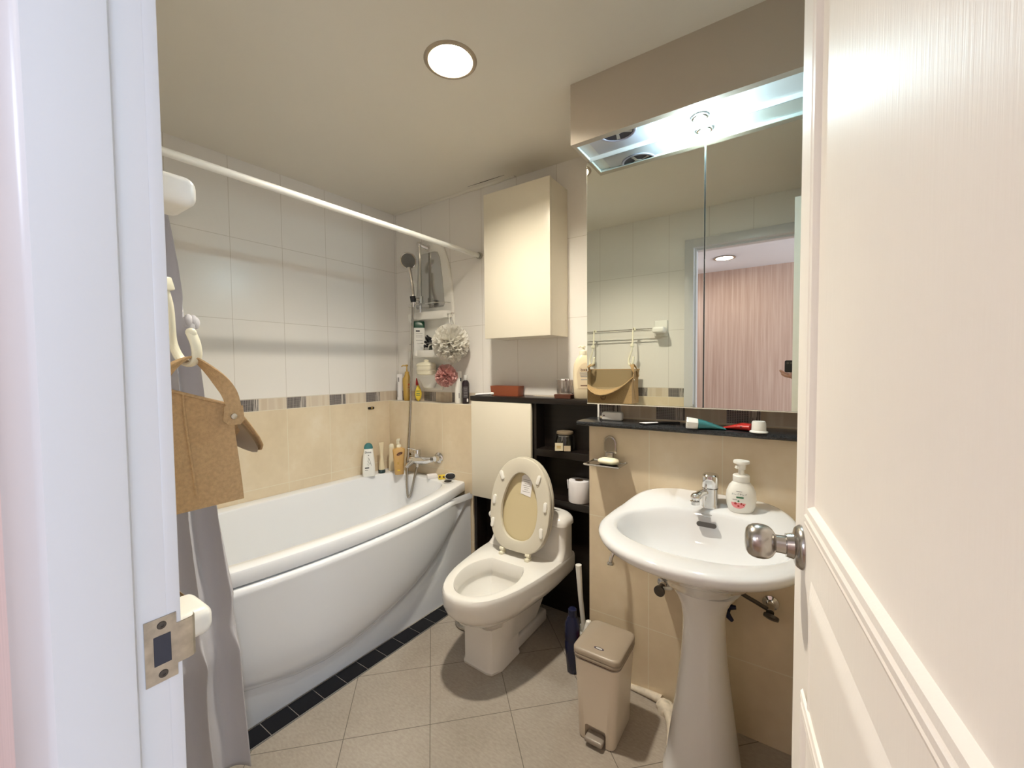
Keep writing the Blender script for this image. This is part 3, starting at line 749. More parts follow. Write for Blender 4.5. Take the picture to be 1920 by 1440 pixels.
# ================================================================== CURTAIN ROD AND CURTAIN
def rodx(y): return -1.474 - .038 * (1.873 - y)
cr = thing('curtain_rod', 'white shower curtain rod running under the ceiling over the bathtub', 'rod', (rodx(1.0), 1.0, 1.88))
m = MB(); m.cyl((rodx(YF + .012), YF + .012, 1.894), (rodx(1.862), 1.862, 1.894), .0125, 20); obj('pole', m, white_pl, cr)
m = MB(); m.cyl((rodx(1.858), 1.858, 1.894), (rodx(1.8725), 1.8725, 1.894), .019, 20); lab(obj('end_cap', m, plate_steel, cr), 'metal end cap on back wall')
m = MB(); m.cyl((rodx(YF), YF + .0005, 1.894), (rodx(YF + .02), YF + .02, 1.894), .019, 20); obj('end_cap', m, plate_steel, cr)
cu = thing('shower_curtain', 'grey shower curtain gathered beside the door at the near end of the bathtub', 'curtain', (-1.43, .37, .02))
ymax = [(.02, .575), (.20, .570), (.40, .566), (.455, .556), (.49, .552), (.57, .558), (.81, .530), (1.10, .508), (1.33, .492), (1.385, .470), (1.42, .468), (1.56, .462), (1.70, .448), (1.88, .415)]
ymin = [(.02, .18), (.44, .20), (.47, .21), (.52, .20), (1.35, .24), (1.40, .27), (1.45, .24), (1.88, .19)]
xm = [(.02, -1.395), (.30, -1.405), (.58, -1.415), (.70, -1.425), (1.2, -1.455), (1.88, rodx(.3))]
def cloth(a, b):
    z = lerp(.022, 1.888, b); y0, y1 = pw(ymin, z), pw(ymax, z)
    pin = min(1, .35 + abs(z - .472) / .09) * min(1, abs(z - 1.40) / .07)
    amp = lerp(.010, .026, pin) * (1 if z < 1.6 else 1.1)
    ph = 4.4 * 2 * PI * a + .7 * math.sin(3 * z) + 1.1 * noise.noise((a * 3, z * 1.3, 0))
    y = lerp(y0, y1, a) + .010 * math.cos(ph) * pin
    bul = .022 * math.exp(-((z - .40) / .05) ** 2) * math.sin(PI * a) + .012 * math.exp(-((z - 1.345) / .04) ** 2)
    if a > .97: amp *= .5
    x = pw(xm, z) + amp * math.sin(ph) + .006 * noise.noise((a * 9, z * 5, 3)) + bul
    if z < .62: x = max(x, XL0 + SL * y + o_top(y) + .016)
    return Vector((x, y, z))
m = MB(); m.grid(cloth, 120, 110); obj('cloth_panel', m, curtain_m, cu, 60, solid=.0012)
m = MB()   # little gathered tuft that sticks out at the upper tie
for k in range(5): m.ball((-1.442 + .004 * (k % 2), .462 + .006 * k, 1.392 + .007 * math.sin(2.4 * k)), .010 + .0015 * (k % 3), 12, (.8, 1, 1.6))
lab(obj('tie_bow', m, curtain_m, cu), 'small gathered tuft at the upper tie')
for i in range(7):
    y = .205 + i * .032; m = MB()
    m.tube([(rodx(y) + .017 * math.cos(2 * PI * k / 20), y, 1.891 + .019 * math.sin(2 * PI * k / 20)) for k in range(20)], .0018, 6, closed=True); obj('curtain_ring', m, white_pl, cu)
# ================================================================== TOWEL RACKS, HOOKS, BAG
def rack(zr, label):
    r = thing('towel_rack', label, 'towel rack', (-.98, YF, zr - .02), 'towel racks on the door wall')
    for x0 in (-.772, -1.385):
        m = MB(); m.box(x0, x0 + .088, YF + .0005, YF + .013, zr - .062, zr + .048, .006, 3).box(x0 + .006, x0 + .084, YF + .010, YF + .100, zr - .042, zr - .001, .014, 5)
        lab(obj('wall_holder', m, white_pl, r, 40), 'white rounded plastic wall holder')
    for y, z in ((YF + .088, zr - .010), (YF + .060, zr - .018)):
        m = MB(); m.cyl((-1.32, y, z), (-.75, y, z), .0034, 10); obj('rod', m, chrome, r)
    return r
rack(1.520, 'upper white-ended towel rack on the door wall, mirrored above the bag')
rack(.912, 'lower white-ended towel rack on the door wall, poking out behind the strike plate')
def hook(x, label, rot):
    M = Matrix.Translation((x, YF + .088, 1.515)) @ Matrix.Rotation(.24, 4, 'X') @ Matrix.Rotation(rot, 4, 'Z') @ Matrix.Translation((0, 0, -1.515))
    h = thing('s_hook', label, 'hook', (x, YF + .12, 1.25), 'long plastic hooks on the upper towel rack')
    m = MB(M); pts = smooth_path([(.010, 0, 1.500), (.012, 0, 1.512), (.006, 0, 1.5195), (-.003, 0, 1.5175), (-.007, 0, 1.505), (-.003, 0, 1.46), (-.002, 0, 1.40), (-.004, 0, 1.36), (-.014, 0, 1.325), (-.022, 0, 1.295), (-.018, 0, 1.268), (-.002, 0, 1.256), (.014, 0, 1.266), (.020, 0, 1.288), (.0185, 0, 1.310)], 5)
    n = len(pts); w = [.0065 if i < n * .5 else lerp(.0065, .010, min(1, (i / n - .5) * 4)) for i in range(n)]
    m.tube(pts, w, 12, flat=.55).ball(pts[-1], .0085, 12)
    obj('hook_stem', m, ivory_pl, h)
    m = MB(M); m.box(-.012, .008, -.010, .010, 1.385, 1.408, .003, 2); obj('slider_block', m, ivory_pl, h)
    return h
hook(-.890, 'white plastic hook nearest the door, holding the jute bag handle', .5)
hook(-1.175, 'white plastic hook farther from the door, at the left edge of the mirror', .4)
bag = thing('tote_bag', 'tan jute tote bag hanging from two white hooks beside the door', 'bag', (-1.04, .285, 1.006))
GX0, GX1, GY0, GY1, GZ0, GZ1 = -1.225, -.858, .190, .362, 1.006, 1.236
m = MB()
def bagring(t):   # t 0 bottom .. 1 rim
    z = lerp(GZ0, GZ1, t); out = []
    n = 10
    x0, x1 = lerp(GX0 + .02, GX0, t), lerp(GX1 - .004, GX1 - .012 * math.sin(PI * t), t)
    y0 = lerp(GY0 + .02, GY0 + .012, t); y1 = lerp(GY1 - .004, GY1 - .020, t)
    def pt(x, y, fr):
        sag = -.120 * t ** 2.6 * fr * (1 - ((x - (x0 + x1) / 2) / ((x1 - x0) / 2)) ** 2)
        yy = y + fr * (.118 * t ** 3.2 * (1 - ((x - (x0 + x1) / 2) / ((x1 - x0) / 2)) ** 2))
        return Vector((x, yy, z + sag))
    for i in range(n): out.append(pt(lerp(x1, x0, i / n), y1, 1) + Vector((0, 0, -.050 * t ** 3)))
    for i in range(6): out.append(pt(x0, lerp(y1, y0, i / 6), 0) + Vector((0, 0, -.050 * t ** 3 * (1 - i / 6))))
    for i in range(n): out.append(pt(lerp(x0, x1, i / n), y0, 0))
    for i in range(6):
        f = i / 6; p = pt(x1, lerp(y0, y1, f), 0) + Vector((0, 0, -.050 * t ** 3 * f)); p.x -= .018 * math.sin(PI * f) * t * (1 if t < .95 else .9); out.append(p)
    return out
R = [bagring(k / 9) for k in range(10)]
inner = []
for r, dz in ((R[9], 0), (R[9], -.012), (R[7], 0), (R[4], 0)):
    c = sum(r, Vector()) / len(r); inner.append([p + (c - p) * Vector((.02, .04, 0)).length * Vector((1, 1, 0)).length * .7 + Vector((0, 0, dz)) for p in r])
m.loft(R, cap0=True, cap1=False)
body = obj('bag_body', m, jute, bag, 50)
m = MB(); m.loft(inner, cap0=False, cap1=True); lab(obj('lining', m, jute_in, bag, 50), 'shiny beige lining inside the bag mouth')
# rolled rim + vertical seam on the side
m = MB(); m.tube(R[9], .0032, 8, closed=True); obj('rim_binding', m, jute, bag)
m = MB(); m.tube([R[k][29] + Vector((.0006, 0, 0)) for k in range(1, 10)], .0024, 6); obj('side_seam', m, jute, body)
for hx in (-.890, -1.175):
    near = hx > -1; ex = (GX1 + .003) if near else (GX0 - .003); dx = 1 if near else -1
    top = Vector((hx + .006, YF + .150, 1.2685))
    pts = smooth_path([(ex - dx * .006, .212, 1.185), (ex - dx * .010, .225, 1.222), (ex - dx * .018, .250, 1.252), top + Vector((0, -.014, .003)), top + Vector((0, .002, .004)), (ex - dx * .014, .318, 1.244), (ex - dx * .002, .334, 1.215), (ex + dx * .001, .341, 1.190), (ex + dx * .0015, .343, 1.160)], 5)
    rings = []
    for i, p in enumerate(pts):
        tdir = (pts[min(i + 1, len(pts) - 1)] - pts[max(i - 1, 0)]).normalized(); k = min(1, abs(i - 20) / 14)
        side = Vector((1, 0, 0)).lerp(Vector((0, .94, .34)), k); side = (side - tdir * side.dot(tdir)).normalized(); nn = tdir.cross(side)
        rings.append([p + side * .0125 + nn * .0014, p - side * .0125 + nn * .0014, p - side * .0125 - nn * .0014, p + side * .0125 - nn * .0014])
    m = MB(); m.loft(rings); hd = obj('handle', m, jute, bag, 30)
    m = MB(); tb_ = [(.326, 1.185), (.324, 1.158), (.333, 1.150), (.352, 1.150), (.359, 1.158), (.357, 1.185)]
    m.loft([[Vector((ex + dx * .0005, y, z)) for y, z in tb_], [Vector((ex + dx * .0032, y, z)) for y, z in tb_]]); obj('strap_tab', m, jute, hd, 20)
    m = MB(); m.lathe([(0, 0), (.0055, 0), (.0050, .0025), (0, .0035)], (ex + dx * .0035, .341, 1.166), 16, axis=(dx, 0, 0)); lab(obj('rivet', m, plate_steel, hd), 'small round rivet')
# round emblem on the bag front (seen in the mirror)
m = MB(); cx = -1.06; zz = 1.045
for r0, r1, a0, a1 in ((.016, .019, 0, 2 * PI), (.006, .009, .3, 3.0), (.010, .0125, 3.4, 6.0)):
    n = 24; P0 = [Vector((cx + r0 * math.cos(lerp(a0, a1, i / n)), GY1 + .0005, zz + r0 * math.sin(lerp(a0, a1, i / n)))) for i in range(n + 1)]; P1 = [Vector((cx + r1 * math.cos(lerp(a0, a1, i / n)), GY1 + .0005, zz + r1 * math.sin(lerp(a0, a1, i / n)))) for i in range(n + 1)]
    m.loft([P0, P1], closed=False)
lab(obj('emblem', m, brown_ink, bag, 0), 'dark round emblem on the bag front')
# ================================================================== SHOWER CORNER
cad = thing('bath_shelf_unit', 'white wall shelf unit with a mirror panel and three trays in the shower corner', 'shelf unit', (-1.86, 1.86, 1.12))
def cadw(z): return pw([(1.12, .085), (1.16, .10), (1.25, .155), (1.35, .180), (1.48, .192), (1.61, .192), (1.77, .178), (1.90, .150), (1.99, .115), (2.045, .07), (2.06, .03)], z)
m = MB(); zz = [1.12 + .94 * i / 40 for i in range(41)]
f = [Vector((-1.862 + cadw(z), YB - .001, z)) for z in zz] + [Vector((-1.862 - cadw(z), YB - .001, z)) for z in zz[::-1]]
c0 = Vector((-1.862, 0, 1.6))
def insf(k, y): return [Vector((c0.x + (p.x - c0.x) * k, y, c0.z + (p.z - c0.z) * (1 - (1 - k) * .5))) for p in f]
m.loft([f, insf(1, YB - .008), insf(.97, YB - .014), insf(.93, YB - .016)]); obj('back_panel', m, white_pl, cad, 40)
m = MB()
q = [(-1.975, 1.63), (-1.748, 1.63), (-1.738, 1.645), (-1.752, 1.80), (-1.772, 1.93), (-1.790, 1.965), (-1.815, 1.972), (-1.91, 1.972), (-1.945, 1.965), (-1.96, 1.93), (-1.972, 1.80), (-1.985, 1.645)]
m.loft([[Vector((x, YB - .0158, z)) for x, z in q], [Vector((x, YB - .0185, z)) for x, z in q]]); lab(obj('mirror_panel', m, pmat('plastic_mirror', (.55, .54, .51), .12, .8), cad, 0), 'dull plastic mirror panel')
def tray(z0, z1, hwid, d):
    n = 20
    def rg(k, z, g=0): return [Vector((-1.862 + hwid * k * math.cos(PI + PI * i / n) * 1., YB - .012 - d * k * math.sin(PI * i / n) ** .7, z)) for i in range(n + 1)]
    m = MB(); m.loft([rg(.93, z0), rg(.985, z0 + .006), rg(1, z1), rg(.975, z1), rg(.955, z0 + .010), rg(.2, z0 + .010)]); return obj('tray', m, white_pl, cad, 40)
tray(1.553, 1.598, .178, .072); tray(1.322, 1.366, .178, .072); tray(1.204, 1.222, .105, .080)
m = MB(); m.loft([rrect(-1.862, YB - .034, a, b, .02, z) for z, a, b in ((1.135, .045, .016), (1.16, .055, .02), (1.203, .10, .020))]); obj('lower_bracket', m, white_pl, cad, 40)
for zw in (1.648, 1.408):
    m = MB(); m.tube([(-1.862 + .172 * math.cos(PI + PI * i / 20), YB - .012 - .070 * math.sin(PI * i / 20) ** .7, zw) for i in range(21)], .0022, 8); obj('guard_wire', m, chrome, cad)
for x in (-1.690, -1.668):
    m = MB(); m.tube([(x, YB - .010, 1.585), (x, YB - .030, 1.583), (x, YB - .040, 1.572), (x, YB - .045, 1.580)], .003, 8); obj('side_hook', m, chrome, cad)
sr = thing('shower_rail', 'chrome shower slide rail in front of the white wall shelf unit', 'shower rail', (-1.90, 1.82, 1.56))
RX, RY = -1.899, 1.812
m = MB(); m.cyl((RX, RY, 1.565), (RX, RY, 2.020), .0095, 16); obj('rail', m, chrome, sr)
for z in (2.018, 1.572):
    m = MB(); m.ball((RX, RY, z), .0165, 14).cyl((RX, RY, z), (RX + .03, YB - .02, z - (.018 if z > 2 else 0)), .011, 14).lathe([(0, 0), (.021, 0), (.019, .006), (0, .007)], (RX + .03, YB - .0155, z - (.018 if z > 2 else 0)), 18, axis=(.3, -1, 0)); obj('rail_bracket', m, chrome, sr)
m = MB(); m.cyl((RX, RY, 1.658), (RX, RY, 1.700), .017, 18).cyl((RX, RY, 1.680), (RX - .004, RY - .040, 1.678), .0105, 14).cyl((RX + .028, RY + .0, 1.652), (RX - .03, RY - .02, 1.652), .0035, 8); obj('slider', m, chrome, sr)
m = MB(); m.lathe([(.0125, -.018), (.016, -.018), (.0175, .018), (.0135, .018)], (RX - .005, RY - .056, 1.676), 18, axis=(-.06, -.1, 1)); lab(obj('head_holder', m, black_pl, sr), 'black cone holder of the slider')
hh = thing('hand_shower', 'chrome hand shower with a round grey face resting on the slide rail', 'shower head', (-1.91, 1.75, 1.66))
hb, ht = Vector((RX - .004, RY - .055, 1.655)), Vector((RX - .040, RY - .052, 1.872))
m = MB(); m.tube(smooth_path([hb, hb + Vector((-.002, -.001, .03)), hb.lerp(ht, .5) + Vector((0, .006, 0)), ht], 5), [.0095] * 6 + [.0115] * 5 + [.0125] * 5, 14); obj('handle', m, chrome, hh)
fn = Vector((.42, -.80, -.43)).normalized(); fc = ht + Vector((-.008, .005, .045))
m = MB(); m.lathe([(0, -.026), (.018, -.024), (.040, -.014), (.050, -.004), (.0515, .002), (.049, .006), (.043, .0065)], fc, 36, axis=fn); obj('head_shell', m, chrome, hh)
m = MB(); m.lathe([(.0445, .0050), (.0440, .0078), (.018, .0085), (.012, .0070), (0, .0070)], fc, 36, axis=fn)
fu = fn.cross(Vector((0, 0, 1))).normalized(); fv = fn.cross(fu)
for r, k in ((.036, 20), (.027, 14), (.009, 5)):
    for i in range(k):
        a = 2 * PI * i / k; m.lathe([(0, 0), (.0013, 0), (.0011, .0018), (0, .002)], fc + fn * .008 + (fu * math.cos(a) + fv * math.sin(a)) * r, 6, axis=fn)
lab(obj('spray_face', m, pmat('spray_grey', (.16, .155, .145), .45), hh), 'dark grey spray face with nozzles')
ho = thing('shower_hose', 'chrome shower hose hanging from the hand shower into the bathtub', 'hose', (-1.92, 1.74, .50))
hp = [hb + Vector((0, 0, .004)), (-1.908, 1.757, 1.585), (-1.918, 1.757, 1.40), (-1.934, 1.757, 1.225), (-1.941, 1.755, 1.026), (-1.948, 1.742, .80), (-1.938, 1.715, .62), (-1.918, 1.695, .52), (-1.900, 1.688, .475), (-1.880, 1.694, .515), (-1.868, 1.71, .60), (-1.868, 1.735, .657)]
pts = smooth_path(hp, 14)
m = MB(); m.tube(pts, [.0070 + .0006 * (i % 2) for i in range(len(pts))], 10); obj('hose', m, pmat('hose_chrome', (.40, .37, .33), .25, 1.), ho)
m = MB(); m.cyl(hp[0], Vector(hp[0]) + Vector((-.002, 0, -.030)), .0095, 10); obj('upper_nut', m, chrome, ho)
tf = thing('bath_tap', 'chrome wall-mounted bath mixer tap above the far end of the tub', 'tap', (-1.86, 1.75, .66))
m = MB(); m.tube(smooth_path([(-1.965, 1.752, .690), (-1.94, 1.750, .692), (-1.88, 1.748, .693), (-1.81, 1.750, .700), (-1.770, 1.758, .708)], 4), [.017, .022, .024, .025, .026, .027, .026, .026, .026, .026, .026, .025, .023, .021, .019, .018, .018], 18)
m.cyl((-1.868, 1.740, .700), (-1.868, 1.735, .655), .0115, 14).tube([(-1.90, 1.74, .690), (-1.912, 1.700, .668), (-1.915, 1.690, .655)], [.014, .012, .0115], 12); obj('mixer_body', m, chrome, tf)
m = MB(); m.lathe([(0, 0), (.021, 0), (.022, .004), (.022, .036), (.019, .044), (0, .046)], (-1.880, 1.747, .715), 22).tube([(-1.885, 1.742, .757), (-1.905, 1.725, .766), (-1.925, 1.71, .768)], [.011, .008, .0065], 10, flat=.5); obj('lever', m, chrome, tf)
for x in (-1.742, -1.955):
    m = MB(); m.lathe([(0, 0), (.033, 0), (.033, .006), (.028, .012), (.018, .016), (.016, .040), (0, .040)], (x, YBL - .0005, .715), 26, axis=(0, -1, 0)); obj('wall_rosette', m, chrome, tf)
# --- pouffs
def pouf(name, label, c, r, mat, n, seed, cord):
    rnd = random.Random(seed); t = thing(name, label, 'bath pouf', (c[0], c[1], c[2] - r)); m = MB()
    for i in range(n):
        d = Vector((rnd.gauss(0, 1), rnd.gauss(0, 1), rnd.gauss(0, 1))).normalized(); a = d.orthogonal().normalized(); a.rotate(Matrix.Rotation(rnd.uniform(0, 6.28), 3, d)); b = d.cross(a)
        rr = r * rnd.uniform(.78, 1.02); w = r * rnd.uniform(.30, .5); fr = rnd.uniform(2, 4); ph = rnd.uniform(0, 6)
        def pet(u, v, d=d, a=a, b=b, rr=rr, w=w, fr=fr, ph=ph):
            x = (u - .5) * 2 * w; bend = .10 * r * math.sin(fr * 2 * u * PI + ph) * v
            p = d * (rr * (.15 + .85 * v)) + a * x * (.25 + .75 * v) + b * (bend + .22 * r * v * v * math.sin(ph)) - d * (x * x / r * .55 * v)
            if p.length > r * 1.06: p *= r * 1.06 / p.length
            q = Vector(c) + p
            q.y = min(q.y, YB - .003); return q
        m.grid(pet, 9, 5)
    o = obj('mesh_ruffles', m, mat, t, 60)
    m = MB(); m.tube(smooth_path(cord, 5), .0024, 8); obj('hanging_cord', m, white_pl, t)
    return t
def sheer(name, col, tr):
    m = pmat(name, col, .7); nt = m.node_tree; b = nt.nodes['Principled BSDF']; out = [n for n in nt.nodes if n.type == 'OUTPUT_MATERIAL'][0]
    tl_ = nt.nodes.new('ShaderNodeBsdfTranslucent'); tl_.inputs['Color'].default_value = (*col, 1); mx = nt.nodes.new('ShaderNodeMixShader'); mx.inputs[0].default_value = .35
    tp_ = nt.nodes.new('ShaderNodeBsdfTransparent'); mx2 = nt.nodes.new('ShaderNodeMixShader'); mx2.inputs[0].default_value = tr
    nt.links.new(b.outputs[0], mx.inputs[1]); nt.links.new(tl_.outputs[0], mx.inputs[2]); nt.links.new(mx.outputs[0], mx2.inputs[1]); nt.links.new(tp_.outputs[0], mx2.inputs[2]); nt.links.new(mx2.outputs[0], out.inputs[0]); return m
pouf('bath_pouf', 'large white mesh bath pouf hanging from the wall shelf unit', (-1.604, 1.758, 1.395), .112, sheer('white_mesh', (.86, .84, .78), .12), 105, 3, [(-1.690, YB - .044, 1.580), (-1.672, YB - .05, 1.55), (-1.662, YB - .06, 1.50), (-1.640, 1.78, 1.44)])
pouf('bath_pouf', 'smaller pink mesh bath pouf hanging below the white one', (-1.655, 1.772, 1.212), .068, sheer('pink_mesh', (.78, .48, .45), .10), 80, 8, [(-1.668, YB - .046, 1.578), (-1.660, YB - .02, 1.52), (-1.655, YB - .012, 1.40), (-1.650, YB - .012, 1.31), (-1.652, 1.79, 1.25)])
# --- generic bottles
def bot(name, label, cat, x, y, z, rings, mat, cap=None, capmat=None, rot=0., group=None, round_=.8):
    """rings: (h, half width, half depth); cap: same list"""
    t = thing(name, label, cat, (x, y, z), group); M = facing(x, y, z, rot)
    def R(h, a, b): return [M @ p for p in rrect(0, 0, a, b, min(a, b) * round_, h, 6)]
    m = MB(); m.loft([R(*r) for r in rings]); obj('body', m, mat, t, 45)
    if cap: m = MB(); m.loft([R(*r) for r in cap]); obj('cap', m, capmat, t, 45)
    t['_M'] = 0; del t['_M']
    return t, M
def strip(t, M, x0, x1, z0, z1, d, mat, name='print', text=None):
    m = MB(M); m.loft([[Vector((a, -d, b)) for a, b in ((x0, z0), (x1, z0), (x1, z1), (x0, z1))], [Vector((a, -d - .0004, b)) for a, b in ((x0, z0), (x1, z0), (x1, z1), (x0, z1))]])
    return obj(name, m, mat, t, 0)
def pump(t, M, z, r, mat, h=.055, spout=.03):
    m = MB(M); m.lathe([(0, 0), (r, 0), (r, .012), (r * .8, .016), (r * .35, .017), (r * .35, .03), (0, .03)], (0, 0, z), 20); obj('pump_collar', m, mat, t)
    m = MB(M); m.lathe([(0, .02), (r * .28, .02), (r * .28, h - .012), (r * .62, h - .010), (r * .65, h), (0, h + .002)], (0, 0, z), 18).tube([(0, 0, z + h - .006), (-spout * .7, -.004, z + h - .005), (-spout, -.006, z + h - .012)], [.005, .0045, .0035], 8); obj('pump_head', m, mat, t)
# tub ledge
zt = .6005
t, M = bot('shampoo_bottle', 'white shampoo bottle with teal cap and plant print standing on tub corner', 'bottle', -2.122, 1.575, zt,
    [(0, .034, .017), (.004, .037, .019), (.05, .0372, .0195), (.10, .0345, .019), (.145, .029, .0175), (.168, .026, .016), (.1685, .024, .0155)], white_pl,
    [(.169, .0262, .0165), (.180, .0258, .0165), (.193, .020, .0145), (.201, .011, .010), (.203, .005, .005)], teal_pl)
writing('brand_print', 'Dove', .017, upright(M, -.002, -.0190, .148), ink, t)
strip(t, M, -.003, .003, .128, .132, .0195, ink)
m = MB(M)
for k, (a, b, c_, d) in enumerate(((-.004, .118, .006, .100), (.000, .112, -.006, .092), (.003, .104, .012, .078), (-.003, .094, .003, .074), (.006, .084, .016, .066), (-.008, .080, -.002, .064))):
    m.tube([(a, -.0200, b), ((a + c_) / 2 + .002, -.0203, (b + d) / 2), (c_, -.0200, d)], .0011, 5)
obj('plant_print', m, grey_ink, t)
strip(t, M, -.022, .002, .050, .057, .0198, ink); strip(t, M, -.022, -.004, .038, .041, .0198, grey_ink)
bot('conditioner_tube', 'slim white tube standing on a dark cap beside the teal-capped bottle', 'tube', -2.118, 1.668, zt, [(.021, .0185, .0150), (.030, .0185, .0150), (.07, .014, .013), (.100, .0085, .0115), (.13, .0105, .009), (.165, .0150, .005), (.192, .0175, .0012)], cream_pl, [(0, .0200, .0165), (.003, .0205, .017), (.019, .0205, .017), (.0205, .0195, .016)], pmat('dark_teal_cap', (.03, .055, .06), .4), rot=.55)
bot('lotion_tube', 'plain cream flat bottle between the white tube and the amber pump bottle', 'bottle', -2.112, 1.742, zt, [(0, .0185, .013), (.003, .0195, .014), (.05, .019, .0135), (.11, .0165, .012), (.15, .0170, .011)], cream_pl, [(.1505, .0150, .010), (.166, .0150, .0098), (.172, .009, .007)], ivory_pl)
m_t, m_M = bot('small_bottle', 'small cream rounded bottle half hidden behind the cream flat bottle', 'bottle', -2.090, 1.776, zt, [(0, .010, .010), (.004, .012, .012), (.14, .012, .012), (.165, .008, .008)], cream_pl, [(.166, .0085, .0085), (.170, .0105, .0105), (.192, .0105, .0105), (.199, .006, .006)], ivory_pl)
t, M = bot('soap_pump_bottle', 'amber pump bottle with brown oval label in the tub corner', 'pump bottle', -2.000, 1.706, zt, [(0, .026, .019), (.004, .028, .0205), (.06, .030, .021), (.12, .0345, .021), (.150, .0375, .020), (.158, .036, .018), (.163, .022, .016), (.168, .015, .014)], amber_pl)
pump(t, M, .168, .014, ivory_pl, .052, .012)
m = MB(M); el = [Vector((.018 * math.cos(2 * PI * i / 24), 0, .0095 * math.sin(2 * PI * i / 24) + .006 * math.cos(2 * PI * i / 24))) for i in range(24)]
m.loft([[p + Vector((.004, -.0212, .130)) for p in el], [p + Vector((.004, -.0218, .130)) for p in el]]); obj('oval_label', m, brown_ink, t, 0)
strip(t, M, -.006, .012, .128, .1295, .0220, pmat('label_line', (.6, .4, .2), .5)); strip(t, M, -.010, .000, .064, .078, .0214, gold_pl); strip(t, M, .004, .0055, .055, .115, .0214, gold_pl); strip(t, M, -.010, .006, .024, .031, .0210, yellow_pl)
# things lying on the tub ledge by the tap
M = facing(-1.752, 1.745, zt, .25); bx = thing('soap_box', 'crumpled white paper soap box lying on the tub ledge', 'box', (-1.752, 1.745, zt))
m = MB(M); m.box(-.033, .026, -.016, .016, 0, .026, .005, 2); obj('box_body', m, paper_w, bx, 30)
m = MB(M); m.box(.026, .040, -.014, .014, .002, .012, .002, 1); obj('end_flap', m, paper_w, bx, 30)
M = facing(-1.690, 1.757, zt, .1); bx = thing('yellow_pack', 'small yellow pack with dark spots beside the white soap box', 'pack', (-1.690, 1.757, zt))
m = MB(M); m.box(-.020, .022, -.012, .012, 0, .026, .004, 2); obj('pack_body', m, yellow_pl, bx, 30)
m = MB(M); m.box(.006, .016, -.0128, -.0118, .010, .020, .0003, 1).box(-.017, -.007, -.0128, -.0118, .012, .022, .0003, 1); obj('dark_spots', m, brown_ink, bx, 0)
M = facing(-1.635, 1.773, zt, .0); bx = thing('foot_brush', 'oval black-faced brush with white rim leaning on the tap-end wall', 'brush', (-1.635, 1.773, zt))
T = M @ Matrix.Rotation(-.35, 4, 'X'); n = 28
ov = lambda k, d: [T @ Vector((.033 * k * math.cos(2 * PI * i / n), d, .021 + .021 * k * math.sin(2 * PI * i / n))) for i in range(n)]
m = MB(); m.loft([ov(.95, .008), ov(1, .004), ov(1, -.002), ov(.92, -.005)]); obj('brush_back', m, white_pl, bx)
m = MB(); m.loft([ov(.86, -.0052), ov(.84, -.009), ov(.6, -.0105)]); lab(obj('brush_pad', m, black_pl, bx), 'black brush pad')
bx = thing('drain_stopper', 'flat round black and grey stopper on the tub rim near the corner', 'stopper', (-1.612, 1.727, zt))
m = MB(); m.lathe([(0, 0), (.030, 0), (.031, .003), (.026, .005), (.022, .005)], (-1.612, 1.727, zt), 28); obj('rubber_rim', m, grey_pl, bx)
m = MB(); m.lathe([(0, .0045), (.0215, .0045), (.021, .009), (.006, .011), (0, .011)], (-1.612, 1.727, zt), 28); obj('stopper_top', m, black_pl, bx)
# wall ledge
zl = ZL + .0005
bx, M = bot('toothpaste_box', 'slim white carton at the left end of the wall ledge', 'carton', -2.135, 1.840, zl, [(0, .017, .014), (.172, .017, .014)], paper_w, round_=.06)
strip(bx, M, -.015, -.012, .02, .15, .0142, grey_ink); strip(bx, M, -.008, -.004, .12, .15, .0142, ink)
t, M = bot('shower_gel_bottle', 'gold pump bottle on the wall ledge left of the shower hose', 'pump bottle', -2.058, 1.834, zl, [(0, .020, .017), (.004, .0225, .0195), (.07, .0255, .021), (.125, .029, .022), (.145, .0275, .021), (.158, .018, .016), (.172, .0135, .0135)], gold_pl)
pump(t, M, .172, .0135, gold_pl, .060, .034); strip(t, M, .004, .020, .085, .088, .0222, red_pl); strip(t, M, .006, .018, .098, .110, .0222, pmat('orange_print', (.6, .15, .03), .5))
yb = thing('yellow_bottle', 'yellow leaf-shaped flat bottle with red top on the wall ledge behind the hose', 'bottle', (-1.957, 1.830, zl)); M = facing(-1.957, 1.830, zl)
m = MB(M); lf = lambda k, d: [Vector((.021 * k * math.cos(2 * PI * i / 28) * (1 - .45 * max(0, math.sin(2 * PI * i / 28))) + .004, d, .052 + .052 * (k if k > .9 else k) * math.sin(2 * PI * i / 28))) for i in range(28)]
m.loft([lf(.8, .012), lf(1, .007), lf(1, -.007), lf(.8, -.012)]); obj('body', m, yellow_pl, yb, 60)
m = MB(M); m.tube([(-.002, 0, .100), (-.004, 0, .120), (-.006, 0, .146)], [.010, .0075, .002], 12); obj('cap', m, red_pl, yb)
for z0 in (.062, .048, .036): strip(yb, M, -.008, .014, z0, z0 + .004, .0122, green_ink)
t, M = bot('hair_tube', 'tall plain white bottle beside the dark bottle on the wall ledge', 'bottle', -1.617, 1.832, zl, [(0, .0185, .0185), (.004, .0205, .0205), (.184, .0205, .0205), (.1885, .0185, .0185)], white_pl, round_=.98)
strip(t, M, .002, .008, .03, .06, .0206, grey_ink); strip(t, M, .010, .019, .130, .150, .0170, ink)
t, M = bot('dark_bottle', 'dark brown bottle with a grey cap at the right end of the wall ledge', 'bottle', -1.560, 1.832, zl, [(0, .019, .019), (.004, .0215, .0215), (.118, .0215, .0215), (.130, .017, .017), (.136, .011, .011)], pmat('dark_brown_glass', (.022, .014, .018), .15), [(.1365, .012, .012), (.164, .0115, .0115), (.167, .010, .010)], grey_pl, round_=.98)
strip(t, M, -.013, .013, .035, .100, .0214, pmat('dark_label', (.07, .06, .065), .5), 'label')
